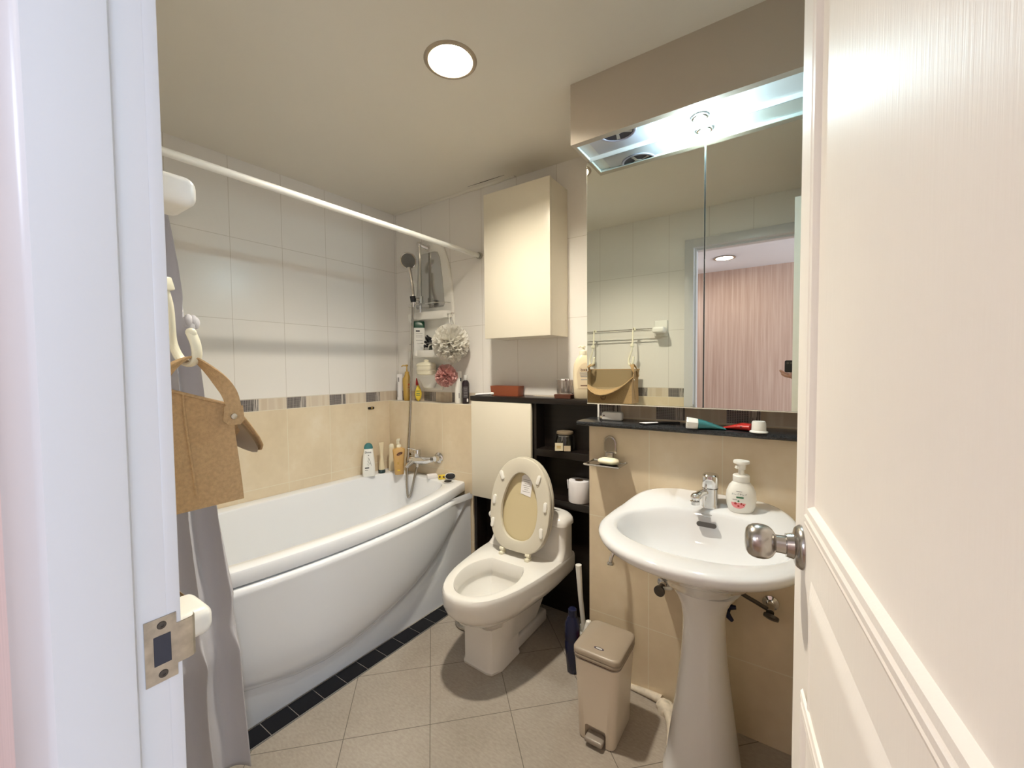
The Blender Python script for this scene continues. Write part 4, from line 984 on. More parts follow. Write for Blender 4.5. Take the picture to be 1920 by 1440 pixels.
for z0, w in ((.085, .009), (.075, .006), (.062, .010), (.046, .010)): strip(t, M, -w, w, z0, z0 + .0022, .0219, grey_ink)
strip(t, M, .006, .014, .012, .030, .0214, paper_w)
# shelf unit contents
zs2 = 1.3325
t, M = bot('green_capped_bottle', 'white bottle with dark green cap on the middle tray of the shelf unit', 'bottle', -1.918, 1.815, zs2, [(0, .033, .017), (.004, .035, .018), (.170, .035, .018), (.174, .033, .017)], white_pl, [(.1745, .0335, .017), (.212, .0335, .017), (.215, .031, .015)], green_pl, round_=.5)
strip(t, M, -.020, .004, .150, .158, .0182, ink)
for z0 in (.138, .126, .116, .095): strip(t, M, -.020, .020, z0, z0 + .002, .0182, grey_ink)
cj = thing('hair_clip', 'dark hair clip lying on the middle tray of the shelf unit', 'hair clip', (-1.818, 1.815, zs2))
m = MB()
for k in range(7):
    a = k / 6 * PI; m.tube([(-1.818 + .028 * math.cos(a), 1.815, zs2 + .055 + .018 * math.sin(a)), (-1.818 + .034 * math.cos(a), 1.795, zs2 + .06 + .05 * math.sin(a)), (-1.818 + .020 * math.cos(a), 1.782, zs2 + .05 + .072 * math.sin(a))], [.006, .008, .004], 8)
obj('clip_teeth', m, black_pl, cj)
m = MB(); m.tube([(-1.85, 1.815, zs2 + .004), (-1.818, 1.812, zs2 + .045), (-1.786, 1.815, zs2 + .004)], [.004, .010, .004], 8).ball((-1.818, 1.815, zs2 + .050), .012, 10); obj('clip_body', m, pmat('clip_olive', (.05, .06, .045), .3), cj)
zs3 = 1.2145
sd = thing('soap_case', 'cream lidded soap case on the lowest tray of the shelf unit', 'soap case', (-1.845, 1.800, zs3))
oc = lambda a, b, z: sring(-1.845, 1.800, a, b, 2.6, zs3 + z, 32)
m = MB(); m.loft([oc(.055, .028, 0), oc(.068, .034, .005), oc(.071, .036, .026), oc(.076, .039, .030), oc(.076, .039, .034)]); obj('case_base', m, ivory_pl, sd)
m = MB(); m.loft([oc(.070, .035, .035), oc(.068, .034, .054), oc(.072, .037, .057), oc(.072, .037, .062), oc(.062, .030, .073), oc(.030, .016, .079), oc(.014, .010, .080), oc(.017, .011, .090), oc(.010, .007, .094)]); obj('case_lid', m, ivory_pl, sd)
# small black stick-on hook on the left wall
wh = thing('stick_on_hook', 'tiny black stick-on wall hook on the beige tile below the mosaic band', 'hook', LW(.001, 1.653, 1.0))
m = MB(); c = LW(0.0005, 1.653, 1.007); m.loft([[Vector((c.x + d, c.y + p.x, c.z + p.y)) for p in rrect(0, 0, .022, .0075, .006, 0)] for d in (0, .006)]); obj('hook_base', m, black_pl, wh)
m = MB(); m.ball((c.x + .011, c.y, c.z + .001), .006, 10); obj('hook_pin', m, gold_pl, wh)
# ================================================================== ON AND IN THE LOW CABINET
zc_ = BT + .0275
bx = thing('storage_tray', 'long red-brown wooden box on the dark counter', 'box', (-1.268, 1.832, zc_))
m = MB(); m.loft([rrect(-1.268, 1.833, a, b, .004, zc_ + z, 3) for z, a, b in ((0, .088, .028), (.053, .092, .030), (.053, .087, .025), (.006, .083, .022))]); obj('box_body', m, red_brown, bx, 30)
tb = thing('cream_tube', 'flat white tube lying on the dark counter in front of the red-brown box', 'tube', (-1.405, 1.80, zc_))
m = MB(); m.tube([(-1.437, 1.773, zc_ + .004), (-1.40, 1.79, zc_ + .007), (-1.355, 1.805, zc_ + .0095)], [.010, .011, .0095], 12, flat=.6); obj('tube_body', m, paper_w, tb)
m = MB(); m.cyl((-1.3545, 1.8053, zc_ + .0095), (-1.338, 1.812, zc_ + .011), .0090, 14); obj('tube_cap', m, white_pl, tb)
ct = thing('cotton_bud_holder', 'clear ribbed tumbler of cotton buds on a dark stand at the right of the counter', 'holder', (-.905, 1.808, zc_))
m = MB(); m.loft([rrect(-.905, 1.808, a, b, .008, zc_ + z, 4) for z, a, b in ((0, .044, .034), (.018, .046, .036), (.020, .042, .032))]); lab(obj('dark_stand', m, brown_ink, ct, 30), 'dark wooden stand')
m = MB(); n = 48; rg = lambda r, z: [Vector((-.905 + (r + .0012 * (i % 2)) * 1.2 * math.cos(2 * PI * i / n), 1.808 + (r + .0012 * (i % 2)) * .85 * math.sin(2 * PI * i / n), zc_ + z)) for i in range(n)]
m.loft([rg(.033, .0205), rg(.034, .024), rg(.0355, .088), rg(.0335, .088), rg(.032, .026)]); obj('tumbler', m, pmat('smoky_plastic', (.80, .72, .66), .06, trans=.92), ct, 20)
for i in range(26):
    a = random.uniform(0, 6.28); r = .026 * math.sqrt(random.random()); x, y = -.905 + r * 1.15 * math.cos(a), 1.808 + r * .8 * math.sin(a); dx, dy = random.uniform(-.004, .004), random.uniform(-.003, .003)
    m = MB(); m.cyl((x, y, zc_ + .027), (x + dx, y + dy, zc_ + .084), .0013, 6).ball((x + dx, y + dy, zc_ + .088), .0032, 8, (1, 1, 1.8)); obj('cotton_bud', m, paper_w if i % 4 else brown_ink, ct)
t, M = bot('lotion_bottle', 'tall cream pump lotion bottle partly behind the mirror edge', 'pump bottle', -.806, 1.800, zc_, [(0, .038, .024), (.004, .042, .027), (.06, .046, .028), (.13, .0475, .028), (.165, .043, .027), (.19, .032, .024), (.206, .018, .017)], cream_pl)
m = MB(M); m.lathe([(0, .2065), (.0185, .2065), (.0185, .226), (.010, .228), (.007, .232), (.007, .240), (.012, .244), (.010, .250), (0, .251)], (0, 0, 0), 20).tube([(0, 0, .246), (-.015, -.006, .248), (-.022, -.008, .244)], .004, 8); obj('pump_head', m, ivory_pl, t)
m = MB(M); arch = [Vector((-.024, -.0284, .05)), Vector((.03, -.0284, .05)), Vector((.036, -.0284, .12)), Vector((.030, -.0278, .155)), Vector((.012, -.0276, .172)), Vector((-.006, -.0276, .165)), Vector((-.020, -.0280, .148)), Vector((-.030, -.0284, .12))]
m.loft([arch, [p + Vector((0, -.0005, 0)) for p in arch]]); lb = obj('label', m, pmat('label_cream', (.66, .55, .38), .5), t, 0)
writing('brand_print', 'bxa', .022, upright(M, .004, -.0293, .138), brown_ink, t)
for z0, w, mm in ((.121, .026, grey_ink), (.112, .024, grey_ink), (.104, .020, grey_ink), (.090, .018, grey_ink), (.062, .020, brown_ink)): strip(t, M, .002 - w * .7, .002 + w, z0, z0 + .004, .0290, mm)
jz = .8465
jr = thing('glass_jar', 'clip-lid glass jar with paper tag on the upper open shelf', 'jar', (-.905, 1.805, jz))
m = MB(); m.lathe([(0, 0), (.042, 0), (.046, .005), (.046, .050), (.040, .066), (.038, .080), (.036, .080), (.038, .066), (.0435, .049), (.0435, .007), (.040, .004), (0, .004)], (-.905, 1.805, jz), 36); obj('jar_body', m, glass_m, jr)
m = MB(); m.lathe([(0, .082), (.041, .082), (.042, .088), (.040, .094), (.02, .097), (0, .097)], (-.905, 1.805, jz), 36); obj('jar_lid', m, pmat('jar_lid_wood', (.20, .155, .10), .4), jr)
m = MB(); m.tube([(-.905 + .0405 * math.cos(2 * PI * i / 28), 1.805 + .0405 * math.sin(2 * PI * i / 28), jz + .0735) for i in range(28)], .0018, 8, closed=True).tube([(-.900, 1.764, jz + .074), (-.898, 1.758, jz + .055), (-.904, 1.760, jz + .050)], .0015, 6); obj('wire_clip', m, chrome, jr)
M = facing(-.905, 1.805, jz)
m = MB(M); m.box(-.048, -.010, -.0482, -.0474, .006, .044, .0002, 1); lab(obj('paper_tag', m, pmat('tag_paper', (.72, .66, .48), .7), jr, 0), 'cream paper tag with tiny print')
m = MB(M); m.box(-.006, .026, -.0465, -.0457, .004, .030, .0002, 1); obj('second_tag', m, pmat('tag_tan', (.58, .48, .33), .7), jr, 0)
for z0 in (.018, .026): strip(jr, M, -.040, -.020, z0, z0 + .004, .0483, gold_pl, 'tag_print')
rz = .6065
rl = thing('toilet_roll', 'white toilet paper roll standing on the lower open shelf', 'toilet roll', (-.832, 1.808, rz))
m = MB(); m.lathe([(.0205, 0), (.050, 0), (.0512, .003), (.0515, .10), (.050, .1025), (.022, .1025), (.0205, .100), (.0205, 0)], (-.832, 1.808, rz), 40); obj('paper_roll', m, pmat('tissue', (.80, .78, .80), .9, bump=.3, bump_scale=120), rl, 40)
m = MB(); m.grid(lambda a, b: Vector((-.832 - .052 - .004 * b + .006 * a, 1.808 - .010 - .02 * a, rz + .06 + .042 * b)), 4, 4); obj('loose_sheet', m, paper_w, rl, solid=.0006)
m = MB(); m.lathe([(.0204, .001), (.0204, .101), (.0195, .101), (.0195, .001)], (-.832, 1.808, rz), 24); lab(obj('core_tube', m, pmat('cardboard', (.20, .12, .07), .8), rl), 'brown cardboard core')
# ================================================================== FLOOR THINGS BY THE TOILET
tb = thing('toilet_brush', 'white-handled toilet brush standing behind the pedal bin', 'toilet brush', (-.72, 1.64, 0))
m = MB(); m.lathe([(0, 0), (.045, 0), (.048, .004), (.040, .11), (.036, .12), (.034, .118), (.030, .02)], (-.715, 1.62, 0), 24); obj('brush_holder', m, white_pl, tb)
m = MB(); m.tube([(-.715, 1.62, .03), (-.735, 1.61, .25), (-.743, 1.605, .398)], [.010, .0105, .0135], 14); obj('brush_handle', m, white_pl, tb)
nb = thing('cleaner_bottle', 'dark navy cleaner bottle standing on the floor between toilet and pedal bin', 'bottle', (-.722, 1.50, 0))
m = MB(); m.loft([sring(-.722, 1.50, a, b, 2.4, z, 28) for z, a, b in ((0, .018, .016), (.004, .022, .018), (.09, .030, .024), (.125, .032, .026), (.135, .029, .024), (.142, .032, .026), (.205, .030, .024), (.225, .022, .018), (.235, .017, .016))]); obj('bottle_body', m, navy_pl, nb, 45)
m = MB(); m.lathe([(0, .2355), (.0175, .2355), (.0175, .262), (.014, .266), (0, .266)], (-.722, 1.50, 0), 22); obj('bottle_cap', m, navy_pl, nb)
rb_ = thing('bleach_bottle', 'white bottle with red label peeking out behind the pedal bin', 'bottle', (-.652, 1.50, 0))
m = MB(); m.lathe([(0, 0), (.030, 0), (.032, .004), (.032, .125), (.03, .14), (.020, .195), (.010, .235), (0, .24)], (-.652, 1.502, 0), 24); obj('bottle_body', m, white_pl, rb_)
m = MB(); m.lathe([(.0325, .13), (.0332, .132), (.0255, .176), (.0245, .176)], (-.652, 1.502, 0), 24); lab(obj('red_label', m, red_pl, rb_), 'red label band')
bn = thing('pedal_bin', 'small beige pedal bin with taupe lid on the floor beside the basin pedestal', 'bin', (-.515, 1.325, 0))
bxx, byy = -.5155, 1.326
bp_ = lambda a, b, z, r=.03, dy=0: rrect(bxx, byy + dy, a, b, r, z, 6)
m = MB(); m.loft([bp_(.061, .083, .001, .018), bp_(.064, .086, .006, .02), bp_(.071, .088, .16, .024), bp_(.079, .091, .262, .028), bp_(.080, .092, .270, .028), bp_(.081, .093, .2745, .028)])
bb = obj('bin_body', m, bin_m, bn, 40)
# pedal recess, made as a dark-shaded notch: cut with a boolean
cut = MB(); cut.box(bxx - .036, bxx + .036, byy - .12, byy - .060, -.02, .058, .008, 3)
co = obj('pedal_notch', cut, bin_m, None, 30); md = bb.modifiers.new('notch', 'BOOLEAN'); md.object = co; md.solver = 'EXACT'
bpy.context.view_layer.update()
dg = bpy.context.evaluated_depsgraph_get(); nm = bpy.data.meshes.new_from_object(bb.evaluated_get(dg)); bb.modifiers.clear(); bb.data = nm; bpy.data.objects.remove(co)
for p in nm.polygons: p.use_smooth = True
nm.set_sharp_from_angle(angle=math.radians(35))
m = MB(); m.loft([bp_(.0765, .0885, .2750, .028), bp_(.0765, .0885, .2815, .028)]); lab(obj('rim_groove', m, brown_ink, bn, 0), 'dark groove under the lid')
m = MB(); m.loft([bp_(.082, .094, .2817, .030), bp_(.083, .095, .285, .030), bp_(.083, .095, .289, .030), bp_(.081, .093, .2925, .030)]); obj('lid_rim', m, bin_lid_m, bn, 40)
m = MB(); m.loft([bp_(.080, .092, .2927, .026), bp_(.0822, .0942, .2945, .026), bp_(.0822, .0942, .3045, .026), bp_(.0800, .0920, .3085, .026), bp_(.074, .085, .3115, .026), bp_(.045, .052, .3155, .03), bp_(.02, .02, .3165, .015)]); lidb = obj('lid', m, bin_lid_m, bn, 50)
m = MB(); ov = lambda k, z: [Vector((bxx + .004 + .023 * k * math.cos(2 * PI * i / 28), byy - .062 + .0065 * k * math.sin(2 * PI * i / 28), z + .010 * (.0065 * k * math.sin(2 * PI * i / 28) / .0065) * .12)) for i in range(28)]
m.loft([ov(.75, .3100), ov(.75, .3150), ov(.65, .3156), ov(.64, .3148)]); bd_ = lab(obj('badge', m, pmat('purple_badge', (.03, .018, .05), .4), lidb), 'dark oval badge')
m = MB(); m.loft([ov(.50, .3138), ov(.50, .3152)]); obj('badge_face', m, grey_pl, bd_)
m = MB(); m.box(bxx - .031, bxx + .031, byy - .108, byy - .066, .012, .030, .007, 4); obj('pedal', m, grey_pl if False else pmat('pedal_taupe', (.30, .26, .22), .35), bn, 40)
# white sealed drain pipe at the wall foot
dpz = thing('drain_pipe', 'stained white drain pipe stub sealed at the wall foot beside the pedestal', 'pipe', (-.35, 1.45, 0))
m = MB(); m.tube([(-.50, YW - .006, .006), (-.43, YW - .008, .010), (-.375, YW - .016, .014)], [.012, .016, .018], 10, flat=.8).tube(smooth_path([(-.372, 1.520, .010), (-.340, 1.492, .016), (-.312, 1.43, .016), (-.300, 1.36, .012)], 5), [.026 - .0006 * i for i in range(16)], 12, flat=.75).lathe([(.010, .0), (.030, .0), (.030, .022), (.022, .030), (.012, .030), (.010, .016)], (-.352, 1.506, 0), 20)
obj('pipe_sleeve', m, caulk, dpz, 60)
m = MB(); m.lathe([(0, .017), (.010, .017), (.0105, .019), (0, .019)], (-.352, 1.506, 0), 16); lab(obj('rust_stain', m, pmat('rust', (.22, .11, .03), .8), dpz), 'rusty stain around the pipe hole')
# stop valves
def valve(x, z, label, hose):
    v = thing('stop_valve', label, 'valve', (x, YW, z)); m = MB()
    m.lathe([(0, 0), (.024, 0), (.023, .004), (.013, .008), (.011, .03), (0, .03)], (x, YW - .0005, z + (.02 if hose else 0)), 24, axis=(0, -1, 0)); obj('wall_flange', m, chrome, v)
    zz = z + (.02 if hose else 0)
    m = MB(); m.cyl((x, YW - .025, zz), (x, YW - .062, zz - .002), .011, 14); obj('valve_body', m, dark_metal if not hose else steel, v)
    m = MB()
    if hose: m.lathe([(0, 0), (.021, 0), (.022, .004), (.021, .010), (.010, .013), (0, .013)], (x + .004, YW - .058, zz - .012), 22, axis=(-.20, -.62, -.75))
    else: m.lathe([(0, 0), (.019, 0), (.019, .008), (.012, .010), (0, .011)], (x, YW - .062, zz - .002), 22, axis=(-.15, -1, 0))
    obj('valve_handle', m, dark_metal, v)
    if hose:
        m = MB(); m.tube(smooth_path([(x - .004, YW - .050, zz), (x - .035, YW - .065, zz + .020), (x - .085, YW - .09, zz + .055), (x - .11, YW - .12, zz + .11)], 5), .0065, 10); obj('supply_hose', m, dark_metal, v)
    else:
        m = MB(); m.tube([(x + .004, YW - .045, zz), (x + .035, YW - .055, zz + .012), (x + .06, YW - .08, zz + .06), (x + .07, YW - .11, zz + .13)], .006, 8); obj('supply_hose', m, white_pl, v)
valve(-.372, .452, 'dark round stop valve on the wall left of the basin pedestal', False)
valve(-.038, .462, 'chrome stop valve with a hose on the wall right of the basin pedestal', True)
lk = thing('towel_hook', 'small chrome hook hanging under the left side of the wash basin', 'hook', (-.545, YW - .05, .50))
m = MB(); m.tube(smooth_path([(-.530, YW - .0005, .548), (-.534, YW - .03, .553), (-.545, YW - .052, .545), (-.552, YW - .060, .525), (-.555, YW - .062, .508)], 5), .0075, 12).lathe([(0, -.010), (.013, -.008), (.014, -.003), (.010, .002), (0, .004)], (-.555, YW - .062, .506), 18); obj('hook_body', m, chrome, lk)
m = MB(); m.lathe([(0, 0), (.016, 0), (.014, .006), (0, .007)], (-.530, YW - .0005, .548), 18, axis=(0, -1, 0)); obj('hook_plate', m, chrome, lk)
cb = thing('cleaning_glove', 'dark rubber glove fingers hanging behind the basin pedestal', 'glove', (-.165, 1.49, .36))
m = MB()
gp = Vector((-.175, 1.505, .475))
m.loft([sring(gp.x - .004, gp.y, a, .010, 2.2, z, 20) for z, a in ((.50, .022), (.47, .030), (.445, .032), (.425, .026))])
for dx, dz, l, k in ((.034, -.012, .022, 0), (.026, -.060, .036, .35), (-.004, -.105, .05, -.1), (-.02, -.11, .04, -.25)): m.tube([gp + Vector((dx * .3, 0, -.03)), gp + Vector((dx * .8, -.004, dz * .7 - .01)), gp + Vector((dx * 1.25, -.004, dz - .004))], [.010, .0095, .006], 10)
obj('glove_body', m, navy_pl, cb, 60)
m = MB(); m.tube([(gp.x, 1.505, .49), (gp.x, 1.53, .52), (gp.x, YW - .0005, .522)], .004, 8); obj('hanging_peg', m, white_pl, cb)
# ================================================================== ON THE STONE SHELF, SOAP DISH, DISPENSER
zz = 1.040
cp = thing('small_carton', 'small white box lying at the left end of the stone shelf', 'box', (-.575, 1.572, zz))
m = MB(Matrix.Translation((-.578, 1.572, zz)) @ Matrix.Rotation(.12, 4, 'Z')); m.box(-.040, .040, -.019, .019, 0, .034, .008, 3); obj('box_body', m, white_pl, cp, 40)
m = MB(Matrix.Translation((-.578, 1.572, zz)) @ Matrix.Rotation(.12, 4, 'Z')); m.lathe([(0, 0), (.003, 0), (.0025, .001), (0, .001)], (-.030, -.019, .020), 12, axis=(0, -1, 0)); obj('box_hole', m, brown_ink, cp)
hc = thing('folding_razor', 'white-bladed black folding razor lying on the stone shelf', 'razor', (-.41, 1.54, zz))
m = MB(); b_ = [(-.452, 1.506), (-.424, 1.494), (-.392, 1.535), (-.398, 1.548)]; m.loft([[Vector((x, y, zz + .006)) for x, y in b_], [Vector((x, y, zz + .0085)) for x, y in b_]]); obj('blade', m, paper_w, hc, 0)
m = MB(); b_ = [(-.455, 1.515), (-.436, 1.500), (-.375, 1.568), (-.330, 1.600), (-.338, 1.612), (-.39, 1.590)]; m.loft([[Vector((x, y, zz + .0003)) for x, y in b_], [Vector((x, y, zz + .0058)) for x, y in b_]]); obj('razor_handle', m, black_pl, hc, 0)
tp_ = thing('toothpaste_tube', 'teal toothpaste tube with white cap lying on the stone shelf', 'toothpaste', (-.24, 1.51, zz))
m = MB()
A = Vector((-.288, 1.493, zz + .0195)); Bd = Vector((.96, .26, -.08)).normalized()
m.lathe([(0, 0), (.0185, .0), (.0195, .002), (.0175, .034), (.016, .036), (0, .036)], A, 8, axis=Bd); obj('cap', m, white_pl, tp_, 20)
m = MB(); pts = [A + Bd * .0365, A + Bd * .05, A + Bd * .075 + Vector((0, 0, -.002)), A + Bd * .12 + Vector((0, 0, -.007))]
rg = []
for (p, w, h) in zip(pts, (.0165, .018, .0185, .021), (.0165, .0155, .011, .0018)):
    sd_ = Bd.cross(Vector((0, 0, 1))).normalized(); rg.append([p + sd_ * w * math.cos(2 * PI * i / 16) + Vector((0, 0, h * math.sin(2 * PI * i / 16))) for i in range(16)])
m.loft(rg); obj('tube_body', m, teal_pl, tp_, 60)
m = MB(); m.loft([[p + Vector((0, -.0005, -.001)) for p in [rg[0][k] + (rg[0][k] - pts[0]) * .03 for k in (9, 10, 11, 12)]], [p for p in [rg[1][k] + (rg[1][k] - pts[1]) * .03 for k in (9, 10, 11, 12)]], [rg[2][k] + (rg[2][k] - pts[2]) * .03 for k in (9, 10, 11, 12)]], closed=False); obj('white_print', m, paper_w, tp_, 60)
rt = thing('toothpaste_tube', 'red toothpaste tube with round white cap at the right of the stone shelf', 'toothpaste', (-.10, 1.51, zz))
M2 = Matrix.Translation((-.076, 1.508, zz))
m = MB(M2); m.lathe([(.022, .0005), (.026, .001), (.026, .004), (.0205, .007), (.0195, .030), (.0175, .036), (.010, .0365), (0, .036)], (0, 0, 0), 28); obj('cap', m, white_pl, rt, 30)
m = MB(); rg = []
for x, y, w, h, z in ((-.096, 1.520, .020, .012, .013), (-.125, 1.533, .024, .012, .0125), (-.16, 1.548, .027, .006, .0065), (-.185, 1.556, .028, .0016, .0022)):
    sd_ = Vector((.38, .92, 0)); rg.append([Vector((x, y, zz + z)) + sd_ * w * math.cos(2 * PI * i / 16) + Vector((0, 0, h * math.sin(2 * PI * i / 16))) for i in range(16)])
m.loft(rg); obj('tube_body', m, red_pl, rt, 60)
m = MB(); m.box(-.128, -.118, 1.508, 1.5085, zz + .012, zz + .016); obj('dark_print', m, ink, rt, 0)
# wall soap dish
sdw = thing('soap_dish', 'wall-mounted chrome soap dish left of the wash basin', 'soap dish', (-.58, YW, .87))
m = MB(); out = [Vector((-.578 + x, 0, .945 + z)) for x, z in ((.024, -.030), (.026, -.024), (.026, .010), (.020, .026), (.008, .035), (-.008, .035), (-.020, .026), (-.026, .010), (-.026, -.024), (-.024, -.030))]
m.loft([[p + Vector((0, YW + .0005, 0)) for p in out], [p + Vector((0, YW - .006, 0)) for p in out]]); pt_ = obj('wall_plate', m, chrome, sdw, 20)
m = MB(); m.loft([[Vector((-.578 + (p.x + .578) * .82, YW - .0062, .945 + (p.z - .945) * .82 + .002)) for p in out], [Vector((-.578 + (p.x + .578) * .82, YW - .012, .945 + (p.z - .945) * .82 + .002)) for p in out]]); obj('plate_cover', m, steel, pt_, 20)
m = MB(); m.box(-.595, -.563, YW - .018, YW - .004, .878, .918, .003, 2); obj('stem', m, steel, sdw, 30)
m = MB(); fr = [(-.643, YW - .010), (-.513, YW - .010), (-.510, YW - .100), (-.640, YW - .108)]
m.box(-.645, -.510, YW - .104, YW - .008, .878, .8815, .001, 1)
m.tube([(x, y, .8825) for x, y in ((-.645, YW - .010), (-.645, YW - .104), (-.510, YW - .104), (-.510, YW - .010))], .0038, 8, closed=True); obj('dish_plate', m, chrome, sdw, 30)
so = thing('soap_bar', 'cream bar of soap lying in the chrome wall soap dish', 'soap', (-.560, YW - .055, .8855))
m = MB(); m.loft([rrect(-.566, YW - .056, a, b, min(a, b) * .9, z, 8) for z, a, b in ((.8825, .030, .018), (.886, .038, .026), (.893, .040, .028), (.900, .037, .025), (.904, .026, .015), (.905, .012, .006))]); obj('soap_body', m, pmat('cream_soap', (.82, .76, .55), .45, sss=.2), so, 60)
# foam dispenser
fd = thing('foam_soap_dispenser', 'round white foam soap dispenser with a pink flower label on the basin', 'soap dispenser', (-.118, 1.475, .788))
fx, fy, fz = -.120, 1.472, .7895
M = facing(fx, fy, fz, .10)
fe = lambda z, a, b: [M @ p for p in sring(0, 0, a, b, 2.3, z, 40)]
m = MB(); m.loft([fe(0, .030, .024), fe(.003, .034, .027), (fe(.02, .040, .031)), fe(.045, .0430, .033), fe(.065, .041, .032), fe(.083, .034, .028), fe(.093, .026, .024), fe(.097, .0225, .0225)]); obj('bottle_body', m, white_pl, fd, 60)
m = MB(M); m.lathe([(0, .0975), (.0235, .0975), (.024, .0995), (.024, .115), (.0215, .1185), (.009, .1190), (0, .1190)], (0, 0, 0), 32); obj('screw_collar', m, white_pl, fd)
m = MB(M); m.lathe([(0, .1192), (.0085, .1192), (.0085, .134), (.0125, .136), (.0125, .143), (.0135, .152), (.0225, .1545), (.0235, .158), (.0225, .1625), (0, .1635)], (0, 0, 0), 28).tube([(0, 0, .143), (-.014, -.008, .143), (-.017, -.010, .139)], [.006, .0055, .004], 10); obj('pump_head', m, white_pl, fd)
def curved_patch(name, x0, x1, z0, z1, mat, fx_=None):
    # sits on the bottle skin
    def sk(x, z):
        a = pw([(0, .030), (.003, .034), (.02, .040), (.045, .043), (.065, .041), (.083, .034), (.093, .026)], z); b = pw([(0, .024), (.003, .027), (.02, .031), (.045, .033), (.065, .032), (.083, .028), (.093, .024)], z)
        return M @ Vector((x, -b * (max(0, 1 - abs(x / a) ** 2.3)) ** (1 / 2.3) - .0006, z))
    m = MB(); m.grid(lambda u, v: sk(*(fx_(u, v) if fx_ else (lerp(x0, x1, u), lerp(z0, z1, v)))), 14, 8); return obj(name, m, mat, fd, 60)
curved_patch('green_strip', -.016, .004, .0505, .0555, green_ink)
curved_patch('flower_print', 0, 0, 0, 0, pink_ink, lambda u, v: (-.010 + .0195 * math.cos(PI + PI * u) * (.25 + .75 * v), .036 - .019 * v * math.sin(PI * u) - .001 * math.sin(9 * u)))
for x, z, r in ((-.018, .033, .004), (-.002, .034, .003), (.004, .030, .0022), (-.010, .026, .003), (-.010, .0415, .0028)):
    curved_patch('petal_print', 0, 0, 0, 0, red_pl if z < .04 else green_ink, lambda u, v, x=x, z=z, r=r: (x + r * v * math.cos(2 * PI * u), z + r * v * math.sin(2 * PI * u)))
writing('name_print', 'キレイキレイ', .0072, upright(M, -.008, -.0338, .063) , ink, fd)
curved_patch('small_print', -.016, .000, .0705, .0720, grey_ink); curved_patch('small_print', -.026, -.014, .0440, .0462, grey_ink)
# ================================================================== PHOTOGRAPHER IN THE MIRROR
ph = thing('phone', 'black phone held up by the hand reflected in the mirror', 'phone', (.05, -.012, 1.205))
m = MB(); m.loft([[Vector((.053 + p.x, y, 1.247 + p.y)) for p in rrect(0, 0, .0745, .037, .009, 0)] for y in (-.0135, -.006)]); obj('phone_body', m, black_pl, ph, 30)
m = MB()
for x, z in ((-.006, 1.268), (.012, 1.268)): m.lathe([(0, 0), (.0062, 0), (.0060, .0012), (.004, .0014), (0, .0010)], (x, -.0058, z), 16, axis=(0, 1, 0)) 
obj('camera_lenses', m, dark_metal, ph)
pe = bpy.data.meshes.new('person')
V = [(.30, -.52, .93), (.17, -.30, 1.06), (.055, -.100, 1.165), (.040, -.060, 1.188), (.022, -.040, 1.198)]
rad = [.050, .042, .027, .030, .026]
E_ = [(0, 1), (1, 2), (2, 3), (3, 4)]
def chain(root, pts, rs):
    prev = root
    for p, r in zip(pts, rs): V.append(p); rad.append(r); E_.append((prev, len(V) - 1)); prev = len(V) - 1
chain(4, [(.002, -.034, 1.196), (-.020, -.024, 1.203), (-.038, -.017, 1.215), (-.048, -.014, 1.226)], [.011, .0095, .0085, .0075])   # index finger round the phone end
chain(4, [(.002, -.028, 1.186), (-.016, -.018, 1.188), (-.032, -.013, 1.198), (-.038, -.012, 1.208)], [.011, .0095, .0085, .0075])
chain(3, [(.016, -.030, 1.180), (.008, -.012, 1.185), (.006, -.0015, 1.195), (.007, -.001, 1.207)], [.011, .0095, .0085, .0075])
chain(3, [(.034, -.034, 1.178), (.028, -.014, 1.183), (.026, -.0035, 1.192), (.026, -.002, 1.201)], [.010, .0085, .0075, .0068])
chain(2, [(.040, -.070, 1.200), (.018, -.046, 1.224), (.004, -.030, 1.240), (-.004, -.023, 1.252)], [.016, .0115, .0100, .0085])          # thumb on the screen side
pe.from_pydata(V, E_, []); po = bpy.data.objects.new('person', pe); C.objects.link(po)
sk_ = po.modifiers.new('skin', 'SKIN'); lay = pe.skin_vertices[0] if pe.skin_vertices else None
if lay is None:
    bm = bmesh.new(); bm.from_mesh(pe); bm.verts.layers.skin.verify(); bm.to_mesh(pe); bm.free(); lay = pe.skin_vertices[0]
for i, r in enumerate(rad): lay.data[i].radius = (r, r)
lay.data[0].use_root = True
sb_ = po.modifiers.new('sub', 'SUBSURF'); sb_.levels = 2; sb_.render_levels = 2
pe.materials.append(skin)
tag(po, 'arm and hand of a person holding up a phone, reflected at the mirror edge', 'person')
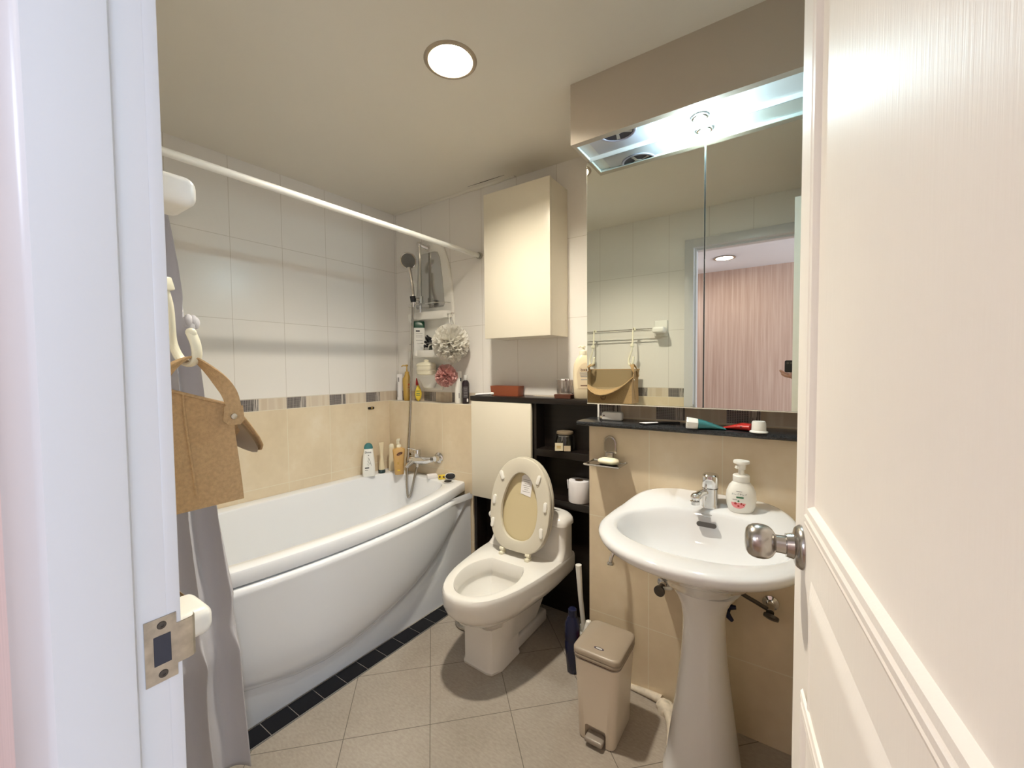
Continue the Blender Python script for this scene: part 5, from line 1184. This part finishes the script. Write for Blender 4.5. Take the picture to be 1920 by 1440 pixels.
m = MB(); m.tube(smooth_path([(.36, -.62, .87), (.30, -.52, .93), (.17, -.30, 1.06), (.115, -.205, 1.108)], 4), [.062] * 5 + [.056] * 4 + [.048] * 4, 18); so_ = obj('sleeve', m, sleeve_m, po); 
# ================================================================== LIGHT AND CAMERA
def area(name, loc, rot, sx, sy, power, col):
    l = bpy.data.lights.new(name, 'AREA'); l.shape = 'RECTANGLE'; l.size = sx; l.size_y = sy; l.energy = power; l.color = col
    o = bpy.data.objects.new(name, l); o.location = loc; o.rotation_euler = rot; C.objects.link(o); return o
area('hall_daylight', (2.25, -1.0, 1.25), (0, PI / 2, 0), 2.2, 1.9, 32, (.68, .80, 1.))      # open bright end of the hall
area('hall_daylight_fill', (-1.35, -1.75, 2.22), (.75, 0, -.32), .5, .5, 9, (.72, .82, 1.))  # unseen fill light, added as bluish daylight from behind on casing and door
w = bpy.data.worlds.new('World'); sc.world = w; w.use_nodes = True
w.node_tree.nodes['Background'].inputs[0].default_value = (.80, .88, 1., 1); w.node_tree.nodes['Background'].inputs[1].default_value = .25
cam = bpy.data.cameras.new('camera'); co = bpy.data.objects.new('camera', cam); C.objects.link(co)
Rm = Matrix(((0.829581, -0.013766, 0.558217), (0.558314, 0.036576, -0.828823), (-0.009008, 0.999236, 0.038028)))
co.matrix_world = Matrix.Translation((0, 0, 1.25)) @ Rm.to_4x4()
cam.sensor_width = 36; cam.lens = 770.46 / 1920 * 36; cam.clip_start = .004; cam.clip_end = 50
sc.camera = co
sc.view_settings.view_transform = 'Standard'; sc.view_settings.look = 'None'; sc.view_settings.gamma = 1; sc.view_settings.use_curve_mapping = False
sc.view_settings.exposure = 1.44
sc.cycles.max_bounces = 10; sc.cycles.diffuse_bounces = 6; sc.cycles.glossy_bounces = 5; sc.cycles.transmission_bounces = 8; sc.cycles.transparent_max_bounces = 12
sc.cycles.caustics_reflective = False; sc.cycles.caustics_refractive = False; sc.cycles.sample_clamp_indirect = 6; sc.cycles.blur_glossy = .5
